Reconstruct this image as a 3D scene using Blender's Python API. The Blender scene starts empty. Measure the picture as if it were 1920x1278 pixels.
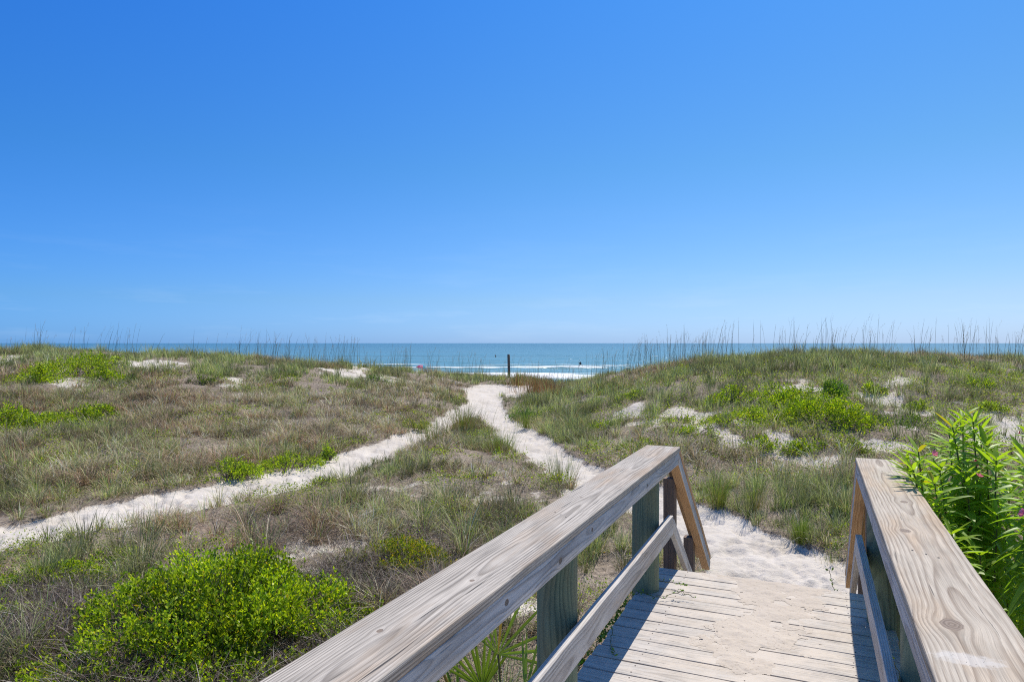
import bpy, bmesh, math, random
import numpy as np
from mathutils import Vector, Matrix
R = math.radians
rng = np.random.default_rng(7)
random.seed(11)
scene = bpy.context.scene
COL = scene.collection

# ---------------------------------------------------------------- camera, sky, sun
CAM_Z = 1.706
cam = bpy.data.cameras.new("camera")
cam.lens = 24.0; cam.sensor_width = 36.0
cam.shift_y = 4.0 / 1920.0
cam.clip_start = 0.05; cam.clip_end = 80000.0
camo = bpy.data.objects.new("camera", cam); COL.objects.link(camo)
camo.location = (0, 0, CAM_Z); camo.rotation_euler = (R(90), 0, 0)
scene.camera = camo

SUN_EL, SUN_AZ = 56.0, 29.0          # azimuth: degrees right of the view direction (+Y)
scene.view_settings.view_transform = 'Standard'
scene.view_settings.look = 'None'
scene.view_settings.exposure = 0.15
scene.cycles.filter_width = 1.1
scene.cycles.use_denoising = False
scene.view_settings.gamma = 1.0
scene.view_settings.use_curve_mapping = False

sun = bpy.data.lights.new("sun", 'SUN'); sun.energy = 4.7; sun.angle = R(0.53); sun.color = (1.0, 0.925, 0.82)
suno = bpy.data.objects.new("sun", sun); COL.objects.link(suno)
sd = Vector((math.sin(R(SUN_AZ)) * math.cos(R(SUN_EL)), math.cos(R(SUN_AZ)) * math.cos(R(SUN_EL)), math.sin(R(SUN_EL))))
suno.rotation_euler = sd.to_track_quat('Z', 'Y').to_euler()
suno.location = sd * 60


class G:
    """small node-graph helper"""
    def __init__(s, tree): s.t = tree; s.n = tree.nodes; s.l = tree.links
    def node(s, kind, **kw):
        n = s.n.new(kind)
        for k, v in kw.items(): setattr(n, k, v)
        return n
    def put(s, sock, v):
        if isinstance(v, bpy.types.NodeSocket): s.l.new(v, sock)
        elif v is not None:
            if hasattr(sock.default_value, '__len__') and not hasattr(v, '__len__'): v = (v,) * len(sock.default_value)
            if hasattr(v, '__len__') and len(v) == 3 and len(sock.default_value) == 4: v = (*v, 1)
            sock.default_value = v
    def m(s, op, a, b=None, c=None, clamp=False):
        n = s.node('ShaderNodeMath', operation=op, use_clamp=clamp)
        s.put(n.inputs[0], a); s.put(n.inputs[1], b) if b is not None else None
        if c is not None: s.put(n.inputs[2], c)
        return n.outputs[0]
    def vm(s, op, a, b=None):
        n = s.node('ShaderNodeVectorMath', operation=op); s.put(n.inputs[0], a)
        if b is not None: s.put(n.inputs[1], b)
        return n.outputs[0]
    def xyz(s, x, y, z):
        n = s.node('ShaderNodeCombineXYZ'); s.put(n.inputs[0], x); s.put(n.inputs[1], y); s.put(n.inputs[2], z); return n.outputs[0]
    def sep(s, v):
        n = s.node('ShaderNodeSeparateXYZ'); s.put(n.inputs[0], v); return n.outputs
    def noise(s, vec, scale=1.0, detail=3.0, rough=0.55, dist=0.0):
        n = s.node('ShaderNodeTexNoise'); s.put(n.inputs['Vector'], vec)
        n.inputs['Scale'].default_value = scale; n.inputs['Detail'].default_value = detail
        n.inputs['Roughness'].default_value = rough; n.inputs['Distortion'].default_value = dist
        return n.outputs['Fac']
    def ramp(s, f, stops, interp='LINEAR'):
        n = s.node('ShaderNodeValToRGB'); cr = n.color_ramp; cr.interpolation = interp
        while len(cr.elements) < len(stops): cr.elements.new(0.5)
        for e, (p, c) in zip(cr.elements, stops):
            e.position = p; e.color = (*c, 1) if hasattr(c, '__len__') else (c, c, c, 1)
        s.put(n.inputs[0], f); return n.outputs[0]
    def mix(s, f, a, b, mode='MIX'):
        n = s.node('ShaderNodeMix', data_type='RGBA', blend_type=mode)
        s.put(n.inputs[0], f); s.put(n.inputs[6], a); s.put(n.inputs[7], b); return n.outputs[2]
    def bump(s, h, strength=0.5, dist=0.01, normal=None):
        n = s.node('ShaderNodeBump'); n.inputs['Strength'].default_value = strength
        n.inputs['Distance'].default_value = dist; s.put(n.inputs['Height'], h)
        if normal is not None: s.put(n.inputs['Normal'], normal)
        return n.outputs[0]


world = bpy.data.worlds.new("World"); scene.world = world; world.use_nodes = True
g = G(world.node_tree); g.n.clear()
sky = g.node('ShaderNodeTexSky', sky_type='NISHITA', sun_disc=False)
sky.sun_elevation = R(SUN_EL); sky.sun_rotation = R(SUN_AZ)
sky.air_density = 1.0; sky.dust_density = 0.3; sky.ozone_density = 2.2; sky.altitude = 0
hs = g.node('ShaderNodeHueSaturation'); hs.inputs['Saturation'].default_value = 1.0
hs.inputs['Value'].default_value = 1.0
g.put(hs.inputs['Color'], sky.outputs[0])
# a few very thin wisps low over the sea
wd = g.node('ShaderNodeTexCoord').outputs['Generated']
wx, wy, wz = g.sep(wd)
wn = g.noise(g.vm('MULTIPLY', wd, (3.0, 3.0, 22.0)), 1.6, 5, 0.6)
wband = g.ramp(wz, [(0.0, 0.5), (0.03, 1.0), (0.09, 0.35), (0.2, 0.0)])
wf = g.m('MULTIPLY', g.ramp(wn, [(0.52, 0.0), (0.85, 0.22)]), wband)
tint = g.ramp(wz, [(0.0, (.36, .60, 1.28)), (.06, (.40, .59, .95)), (.245, (.30, .63, .93)), (.45, (.23, .66, 1.14)), (.9, (.55, .85, 1.1))])
skyc = g.mix(1.0, hs.outputs[0], tint, 'MULTIPLY')
skyc = g.mix(1.0, skyc, g.ramp(g.m('ADD', g.m('MULTIPLY', wx, .5), .5), [(.2, (.56, .86, 1.10)), (.5, (.95, 1.0, 1.03)), (.8, (1.25, 1.10, 1.0))]), 'MULTIPLY')
wcol = g.mix(wf, skyc, (6.0, 7.2, 8.8))
bg = g.node('ShaderNodeBackground'); bg.inputs[1].default_value = 0.115
g.put(bg.inputs[0], wcol)
wo = g.node('ShaderNodeOutputWorld'); g.l.new(bg.outputs[0], wo.inputs[0])

# ---------------------------------------------------------------- helpers
def link(o, parent=None):
    COL.objects.link(o)
    if parent is not None: o.parent = parent
    return o
def tag(o, label=None, cat=None, group=None, kind=None):
    if label: o['label'] = label
    if cat: o['category'] = cat
    if group: o['group'] = group
    if kind: o['kind'] = kind
    return o
def empty(name, loc=(0, 0, 0), rz=0.0):
    o = bpy.data.objects.new(name, None); o.location = loc; o.rotation_euler = (0, 0, rz)
    o.empty_display_size = 0.2
    return link(o)
def mesh_obj(name, me, mats, parent=None):
    for m in (mats if isinstance(mats, (list, tuple)) else [mats]): me.materials.append(m)
    return link(bpy.data.objects.new(name, me), parent)
def bm_obj(name, bm, mats, parent=None, smooth=False):
    me = bpy.data.meshes.new(name); bm.to_mesh(me); bm.free()
    if smooth: me.polygons.foreach_set('use_smooth', [True] * len(me.polygons))
    return mesh_obj(name, me, mats, parent)
def np_mesh(name, V, tris=None, quads=None, attrs=None, smooth=False):
    me = bpy.data.meshes.new(name)
    nt = 0 if tris is None else len(tris); nq = 0 if quads is None else len(quads)
    me.vertices.add(len(V)); me.vertices.foreach_set('co', np.asarray(V, np.float32).ravel())
    idx = []; starts = []
    if nt: idx.append(np.asarray(tris, np.int32).ravel())
    if nq: idx.append(np.asarray(quads, np.int32).ravel())
    idx = np.concatenate(idx)
    me.loops.add(len(idx)); me.loops.foreach_set('vertex_index', idx)
    st = np.concatenate([np.arange(nt) * 3, nt * 3 + np.arange(nq) * 4]).astype(np.int32)
    me.polygons.add(nt + nq); me.polygons.foreach_set('loop_start', st)
    if smooth: me.polygons.foreach_set('use_smooth', np.ones(nt + nq, bool))
    for k, v in (attrs or {}).items():
        v = np.asarray(v, np.float32)
        if v.ndim == 2:
            if v.shape[1] == 3: v = np.concatenate([v, np.ones((len(v), 1), np.float32)], 1)
            a = me.attributes.new(k, 'FLOAT_COLOR', 'POINT'); a.data.foreach_set('color', v.ravel())
        else:
            a = me.attributes.new(k, 'FLOAT', 'POINT'); a.data.foreach_set('value', v)
    me.update(calc_edges=True)
    return me

_tab = {}
def vnoise(x, y, seed=0):
    if seed not in _tab: _tab[seed] = np.random.default_rng(1000 + seed).random((256, 256)).astype(np.float32)
    T = _tab[seed]
    xi = np.floor(x).astype(np.int64); yi = np.floor(y).astype(np.int64)
    fx = x - xi; fy = y - yi; fx = fx * fx * fx * (fx * (fx * 6 - 15) + 10); fy = fy * fy * fy * (fy * (fy * 6 - 15) + 10)
    a = T[xi & 255, yi & 255]; b = T[(xi + 1) & 255, yi & 255]; c = T[xi & 255, (yi + 1) & 255]; d = T[(xi + 1) & 255, (yi + 1) & 255]
    return (a * (1 - fx) + b * fx) * (1 - fy) + (c * (1 - fx) + d * fx) * fy - 0.5
def fbm(x, y, seed=0, o=4, gain=0.5):
    r = 0; a = 1.0
    for k in range(o):
        r = r + a * vnoise(x, y, seed + k * 13); x = x * 2.03 + 17.3; y = y * 2.03 - 9.1; a *= gain
    return r
def sstep(a, b, x):
    t = np.clip((x - a) / (b - a), 0, 1); return t * t * (3 - 2 * t)

# ---------------------------------------------------------------- the lie of the land (h = metres below the camera)
ZN = np.array([0, 8, 12, 16, 20, 24, 28, 32, 36, 40, 44, 50, 60, 80, 100, 130, 400], float)
tail = [2.8, 4.0, 5.2, 5.75, 6.6, 12]
PX = {
    -400: [3, 3, 3, 2.95, 2.6, 2.05, 1.32, .72, .38, .6, 1.5] + tail,
    0:    [3, 3, 3, 2.95, 2.6, 2.05, 1.32, .74, .42, .65, 1.5] + tail,
    300:  [3, 3, 3, 2.95, 2.65, 2.15, 1.47, .90, .60, .8, 1.6] + tail,
    500:  [3, 3, 3, 3, 2.75, 2.35, 1.75, 1.28, 1.02, 1.22, 1.85] + tail,
    650:  [3, 3, 3, 3, 2.85, 2.5, 2.05, 1.65, 1.36, 1.42, 1.95] + tail,
    800:  [3, 3, 3, 3, 2.95, 2.75, 2.45, 2.15, 1.9, 1.76, 2.0] + tail,
    900:  [3, 3, 3, 3, 3, 2.95, 2.85, 2.7, 2.52, 2.28, 2.22] + tail,
    960:  [3, 3, 3, 3, 3, 2.93, 2.8, 2.64, 2.5, 2.3, 2.2] + tail,
    1050: [3, 3, 3, 3, 2.95, 2.82, 2.68, 2.58, 2.56, 2.68, 2.85, 3.3, 4.1, 5.2, 5.75, 6.6, 12],
    1120: [3, 3, 3, 2.95, 2.78, 2.5, 2.18, 1.98, 1.95, 2.1, 2.4, 3.0, 4.05, 5.2, 5.75, 6.6, 12],
    1250: [3, 3, 3, 2.85, 2.42, 1.9, 1.42, 1.2, 1.3, 1.7, 2.2, 3.0, 4.05, 5.2, 5.75, 6.6, 12],
    1400: [3, 3, 2.95, 2.7, 2.2, 1.52, .98, .74, .84, 1.3, 2.1, 3.0, 4.05, 5.2, 5.75, 6.6, 12],
    1600: [3, 3, 2.95, 2.65, 2.1, 1.38, .86, .58, .70, 1.2, 2.1, 3.0, 4.05, 5.2, 5.75, 6.6, 12],
    1750: [3, 3, 2.9, 2.6, 2.1, 1.4, .90, .64, .74, 1.2, 2.1, 3.0, 4.05, 5.2, 5.75, 6.6, 12],
    1920: [3, 3, 2.9, 2.6, 2.12, 1.55, 1.1, .86, .94, 1.3, 2.1, 3.0, 4.05, 5.2, 5.75, 6.6, 12],
    2400: [3, 3, 2.9, 2.6, 2.12, 1.63, 1.28, 1.17, 1.25, 1.6, 2.1, 3.0, 4.05, 5.2, 5.75, 6.6, 12],
}
_ps = np.array(sorted(PX)); _zg = np.arange(0, 400, 0.5); _pg = np.arange(-400, 2401, 20.0)
_H = np.array([np.interp(_zg, ZN, PX[p]) for p in _ps])
_H = np.array([np.interp(_pg, _ps, _H[:, j]) for j in range(len(_zg))]).T
_k = np.exp(-np.linspace(-2, 2, 9) ** 2); _k /= _k.sum()
_H = np.apply_along_axis(lambda r: np.convolve(np.pad(r, 4, 'edge'), _k, 'valid'), 1, _H)
_H = np.apply_along_axis(lambda r: np.convolve(np.pad(r, 4, 'edge'), _k, 'valid'), 0, _H)
def base_h(X, Z):
    px = np.clip(960 + 1280 * X / np.maximum(Z, 4.0), -400, 2399.9); Zc = np.clip(Z, 0, 399)
    i = (px + 400) / 20; j = Zc / 0.5
    i0 = np.floor(i).astype(int); j0 = np.floor(j).astype(int); fi = i - i0; fj = j - j0
    i1 = np.minimum(i0 + 1, _H.shape[0] - 1); j1 = np.minimum(j0 + 1, _H.shape[1] - 1)
    return (_H[i0, j0] * (1 - fi) + _H[i1, j0] * fi) * (1 - fj) + (_H[i0, j1] * (1 - fi) + _H[i1, j1] * fi) * fj
def land_at(px, py):
    """ground point seen at photo pixel (px, py)"""
    Z = np.arange(3.0, 60, 0.05); X = (px - 960) / 1280 * Z
    y = 643 + 1280 * base_h(X, Z) / Z
    k = np.argmax(y <= py) if (y <= py).any() else len(Z) - 1
    return float(X[k]), float(Z[k])
def poly_world(pts): return np.array([land_at(*p) for p in pts])
def ell(cx, cy, rx, ry, n=14):
    return [(cx + rx * math.cos(2 * math.pi * k / n), cy + ry * math.sin(2 * math.pi * k / n)) for k in range(n)]
def signed(P, X, Y):
    """signed distance to a polygon, positive inside"""
    d = np.full(X.shape, 1e9); ins = np.zeros(X.shape, bool)
    n = len(P)
    for k in range(n):
        a = P[k]; b = P[(k + 1) % n]; e = b - a; L = max(e @ e, 1e-9)
        t = np.clip(((X - a[0]) * e[0] + (Y - a[1]) * e[1]) / L, 0, 1)
        d = np.minimum(d, (X - a[0] - t * e[0]) ** 2 + (Y - a[1] - t * e[1]) ** 2)
        c = (a[1] > Y) != (b[1] > Y)
        xi = a[0] + (Y - a[1]) * e[0] / (e[1] if abs(e[1]) > 1e-9 else 1e-9)
        ins ^= c & (X < xi)
    return np.where(ins, 1, -1) * np.sqrt(d)
PATHS = [poly_world([(-390, 1056), (0, 985), (200, 940), (400, 903), (600, 860), (700, 828), (800, 793), (860, 764), (885, 742),
                     (925, 747), (905, 775), (860, 797), (800, 830), (700, 872), (600, 908), (400, 950), (200, 992), (0, 1035), (-390, 1110)]),
         poly_world([(875, 733), (885, 760), (900, 785), (935, 822), (985, 862), (1050, 905), (1180, 965), (1300, 1030), (1270, 1130), (1330, 1277),
                     (1650, 1277), (1640, 1100), (1590, 1045), (1540, 1022), (1470, 1006), (1390, 968), (1320, 940), (1230, 908), (1125, 876), (1050, 836), (995, 800),
                     (955, 778), (940, 755), (955, 728)]),
         poly_world([(856, 726), (900, 719), (1000, 723), (1040, 738), (985, 744), (930, 741), (880, 742)])]
PATCH = [poly_world(ell(*e)) for e in [(285, 684, 50, 11), (650, 698, 50, 8), (735, 708, 30, 5), (440, 712, 22, 4),
         (1495, 728, 40, 13), (1640, 745, 55, 14), (1330, 800, 70, 12), (1440, 830, 60, 9), (1600, 835, 60, 9), (1190, 775, 30, 6), (1700, 765, 45, 14), (1770, 790, 50, 14), (1690, 712, 22, 8), (1880, 810, 85, 32), (1800, 775, 55, 18), (1290, 770, 50, 9), (20, 672, 25, 7),
         (90, 705, 30, 10), (115, 722, 40, 8), (1250, 790, 40, 10), (1560, 860, 30, 7),
         (20, 1240, 60, 22), (590, 1135, 55, 16), (640, 1035, 40, 10), (1100, 930, 40, 12), (930, 925, 40, 6), (700, 925, 40, 5), (910, 1200, 60, 50)]]
SHRUB_ZONES = []
for _px, _py, _w in ((400, 1235, 500), (90, 1130, 170), (770, 1078, 150), (435, 898, 90), (545, 878, 90), (138, 712, 165), (72, 726, 64), (200, 716, 70), (200, 692, 66), (8, 800, 84), (172, 786, 74), (90, 804, 130),
                      (1376, 752, 62), (1455, 764, 110), (1560, 745, 76), (1556, 806, 150), (1632, 736, 54), (1720, 768, 46), (1412, 798, 90), (1690, 796, 80), (778, 803, 58), (1838, 728, 56)):
    _x, _z = land_at(_px, _py); _r = _w / 2560 * _z
    SHRUB_ZONES.append(((_px - 960) / 1280 * (_z + _r * .4), _z - _r * .15, _r * 1.05))
def in_shrub(X, Y):
    r = np.zeros(X.shape, bool)
    for x, y, q in SHRUB_ZONES: r |= (X - x) ** 2 + ((Y - y) / 1.35) ** 2 < q * q
    return r
def sand_mask(X, Y):
    n = fbm(X * 1.6, Y * 1.6, 3, 4)
    pm = np.zeros(X.shape)
    for P in PATHS: pm = np.maximum(pm, sstep(-.06, .16, signed(P, X, Y) + n * .34))
    qm = np.zeros(X.shape)
    for P in PATCH: qm = np.maximum(qm, sstep(-.45, .5, signed(P, X, Y) + n * 1.7))
    beach = sstep(45, 49, Y)
    return pm, np.maximum(qm, beach)
_gx, _gy = np.meshgrid(np.arange(-50, 50.01, .2), np.arange(0, 60.01, .2))
_flat = np.zeros(_gx.shape)
for _P in PATHS: _flat = np.maximum(_flat, sstep(-1.6, .2, signed(_P, _gx, _gy)))
def near_path(X, Y):
    i = np.clip(((Y) / .2).astype(int), 0, _flat.shape[0] - 2); j = np.clip(((X + 50) / .2).astype(int), 0, _flat.shape[1] - 2)
    fi = np.clip(Y / .2 - i, 0, 1); fj = np.clip((X + 50) / .2 - j, 0, 1)
    return (_flat[i, j] * (1 - fj) + _flat[i, j + 1] * fj) * (1 - fi) + (_flat[i + 1, j] * (1 - fj) + _flat[i + 1, j + 1] * fj) * fi
def height(X, Y, fine=True):
    z = CAM_Z - base_h(X, Y)
    veg = sstep(3, 8, Y) * (1 - sstep(44, 52, Y)) * (1 - .9 * near_path(X, Y))
    z = z + veg * (fbm(X / 3.1, Y / 3.1, 21, 3) * .27 + fbm(X / .9, Y / .9, 31, 2) * .12)
    return z

# ---- terrain mesh: rings round the viewpoint, fine ahead and coarse behind
def build_terrain():
    th = np.concatenate([np.arange(-48, 48, .12), np.arange(48, 312, 3.0)])
    r = [0.4]
    while r[-1] < 135: r.append(r[-1] * (1.0052 if r[-1] < 16 else 1.0072) + 0.004)
    r = np.array(r + [160, 220, 300])
    T, Rr = np.meshgrid(np.radians(th), r)
    X = Rr * np.sin(T); Y = Rr * np.cos(T)
    pm, qm = sand_mask(X, Y)
    Z = height(X, Y)
    near = np.exp(-Rr / 25)
    Z -= pm * .07 * (Y < 44)
    # footprints and ripples in the trodden sand
    foot = np.maximum(pm, qm * .5)
    f1 = fbm(X / .33, Y / .33, 41, 3, .55); f2 = vnoise(X / .16, Y / .16, 47)
    f1 = fbm(X / .23, Y / .25, 41, 3, .5); Z += foot * (np.minimum(f1, .10) * .125 + np.abs(f2) * -.03) * (Y < 60)
    nr, nt = X.shape
    V = np.stack([X, Y, Z], -1).reshape(-1, 3)
    i = np.arange(nr - 1)[:, None] * nt; j = np.arange(nt)[None, :]; jn = (j + 1) % nt
    Q = np.stack([i + j, i + nt + j, i + nt + jn, i + jn], -1).reshape(-1, 4)
    c = len(V); V = np.vstack([V, [[0, 0, CAM_Z - 3.0]]])
    Tr = np.stack([np.arange(nt), (np.arange(nt) + 1) % nt, np.full(nt, c)], -1)
    wet = sstep(84, 92, V[:, 1])
    sand = np.append(np.maximum(pm, qm).ravel(), 0)
    me = np_mesh("ground", V, Tr, Q, {'sand': sand, 'wet': wet}, smooth=True)
    return me

def mat_ground(name="dune_sand", bs=.75, bd=.05, c1=(.54, .49, .42), c2=(.65, .60, .535)):
    m = bpy.data.materials.new(name); m.use_nodes = True; g = G(m.node_tree); b = g.n['Principled BSDF']
    co = g.node('ShaderNodeTexCoord').outputs['Object']
    s = g.node('ShaderNodeAttribute', attribute_name='sand').outputs['Fac']
    w = g.node('ShaderNodeAttribute', attribute_name='wet').outputs['Fac']
    n1 = g.noise(co, 1.1, 5, .6); n2 = g.noise(co, 14, 5, .65); n3 = g.noise(co, 70, 3, .6)
    sandc = g.mix(g.ramp(n1, [(.3, 0), (.7, 1)]), c1, c2)
    sandc = g.mix(g.ramp(g.noise(co, 2.6, 6, .7), [(.5, 0), (.75, .5)]), sandc, (.42, .36, .29))
    sandc = g.mix(g.ramp(n3, [(.60, 0), (.68, .6)]), sandc, (.26, .21, .17))
    lit = g.mix(g.ramp(n2, [(.35, 0), (.65, 1)]), (.10, .078, .06), (.36, .295, .23))
    lit = g.mix(g.ramp(n3, [(.5, 0), (.7, .6)]), lit, (.46, .40, .32))
    f = g.m('ADD', s, g.m('MULTIPLY', g.m('SUBTRACT', n2, .5), 1.1))
    f = g.ramp(f, [(.30, 0), (.62, 1)])
    c = g.mix(f, lit, sandc)
    c = g.mix(g.m('MULTIPLY', w, .7), c, (.25, .23, .20))
    g.put(b.inputs['Base Color'], c)
    g.put(b.inputs['Roughness'], g.m('SUBTRACT', .95, g.m('MULTIPLY', w, .7)))
    b.inputs['Specular IOR Level'].default_value = .2
    h = g.m('ADD', g.m('MULTIPLY', g.noise(co, 7, 5, .65), 1.1), g.m('MULTIPLY', n3, .14))
    g.put(b.inputs['Normal'], g.bump(h, bs, bd))
    return m
ground = mesh_obj("ground", build_terrain(), mat_ground()); tag(ground, "white sand and brown litter of the dunes and beach", kind='structure')

# ---------------------------------------------------------------- sea
SEA_H = 5.6
def build_sea():
    xs = np.concatenate([[-30000, -6000, -1500, -600], np.arange(-330, 331, 1.6), [600, 1500, 6000, 30000]])
    ys = np.concatenate([np.arange(88, 200, .35), np.arange(200, 340, 1.5), [400, 600, 1000, 2500, 8000, 40000]])
    X, Y = np.meshgrid(xs, ys)
    Zs = np.zeros_like(X); foam = np.zeros_like(X)
    sh = fbm(X / 45, X * 0 + 3.3, 61, 3) * 9
    def wave(yc, hgt, front, back, sd_, fo, w0, amp):
        nonlocal Zs, foam
        c = yc + fbm(X / 50, X * 0 + sd_, 70 + int(sd_), 3) * amp * 1.6
        d = Y - c
        k = np.where(d < 0, np.exp(-(d / front) ** 2), np.exp(-(d / back) ** 2))
        a = .65 + .9 * fbm(X / 30, X * 0 + sd_, 80 + int(sd_), 2)
        Zs += hgt * k * np.clip(a, .25, 1.3)
        if fo > 0:
            e = 1.4 * fbm(X / 4.5, Y / 1.1, 90 + int(sd_), 4, .6)
            lo = sstep(-w0[0], -w0[0] + 1.5, d) * (1 - sstep(w0[1] - 2, w0[1], d))
            p = fo + 1.5 * fbm(X / 16, X * 0 + sd_, 95 + int(sd_), 3) + e * 1.3
            foam = np.maximum(foam, lo * sstep(.30, 1.0, p))
    wave(108, .25, 2.5, 6, 1, 1.15, (5, 17), 6)
    wave(104, .1, 1.5, 4, 2, .7, (3, 5), 5)
    wave(147, .85, 2.2, 6, 3, .50, (2.0, 15), 12)
    wave(168, .45, 3, 7, 4, .30, (1, 8), 12)
    wave(205, .5, 5, 10, 5, 0, (0, 0), 16)
    wave(250, .5, 6, 12, 6, 0, (0, 0), 20)
    wave(300, .4, 7, 12, 7, 0, (0, 0), 20)
    Zs += fbm(X / 6, Y / 2.2, 99, 3) * .14 * (Y < 340)
    fade = (np.abs(X) < 500)
    V = np.stack([X, Y, Zs * fade + (CAM_Z - SEA_H)], -1).reshape(-1, 3)
    nr, nc = X.shape
    i = np.arange(nr - 1)[:, None] * nc; j = np.arange(nc - 1)[None, :]
    Q = np.stack([i + j, i + j + 1, i + nc + j + 1, i + nc + j], -1).reshape(-1, 4)
    return np_mesh("sea", V, None, Q, {'foam': foam.ravel()}, smooth=True)
def mat_sea():
    m = bpy.data.materials.new("sea_water"); m.use_nodes = True; g = G(m.node_tree); b = g.n['Principled BSDF']
    co = g.node('ShaderNodeTexCoord').outputs['Object']
    x, y, z = g.sep(co)
    fo = g.node('ShaderNodeAttribute', attribute_name='foam').outputs['Fac']
    band = g.noise(g.xyz(g.m('MULTIPLY', x, .0035), g.m('MULTIPLY', y, .02), 0), 1.0, 4, .55)
    ly = g.m('LOGARITHM', g.m('MAXIMUM', y, 10), 10)       # depth offshore
    dep = g.ramp(g.m('DIVIDE', ly, 5), [(.39, (.20, .40, .44)), (.43, (.15, .28, .28)), (.50, (.10, .21, .225)), (.62, (.06, .135, .15)), (.85, (.03, .08, .095))])
    c = g.mix(g.ramp(band, [(.35, 0), (.7, .5)]), dep, (.07, .26, .33))
    c = g.mix(fo, c, (.86, .88, .88))
    g.put(b.inputs['Base Color'], c)
    g.put(b.inputs['Roughness'], g.m('ADD', .22, g.m('MULTIPLY', fo, .6)))
    b.inputs['IOR'].default_value = 1.33; b.inputs['Specular IOR Level'].default_value = .26
    n1 = g.noise(g.vm('MULTIPLY', co, (.35, .9, 1)), 1, 4, .6)
    n2 = g.noise(g.vm('MULTIPLY', co, (.03, .09, 1)), 1, 4, .6)
    g.put(b.inputs['Normal'], g.bump(g.m('ADD', g.m('MULTIPLY', n1, .35), g.m('MULTIPLY', n2, 2.5)), .9, 1.0))
    return m
sea = mesh_obj("sea", build_sea(), mat_sea()); tag(sea, "blue green ocean with white breakers near the beach", kind='structure')

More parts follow.
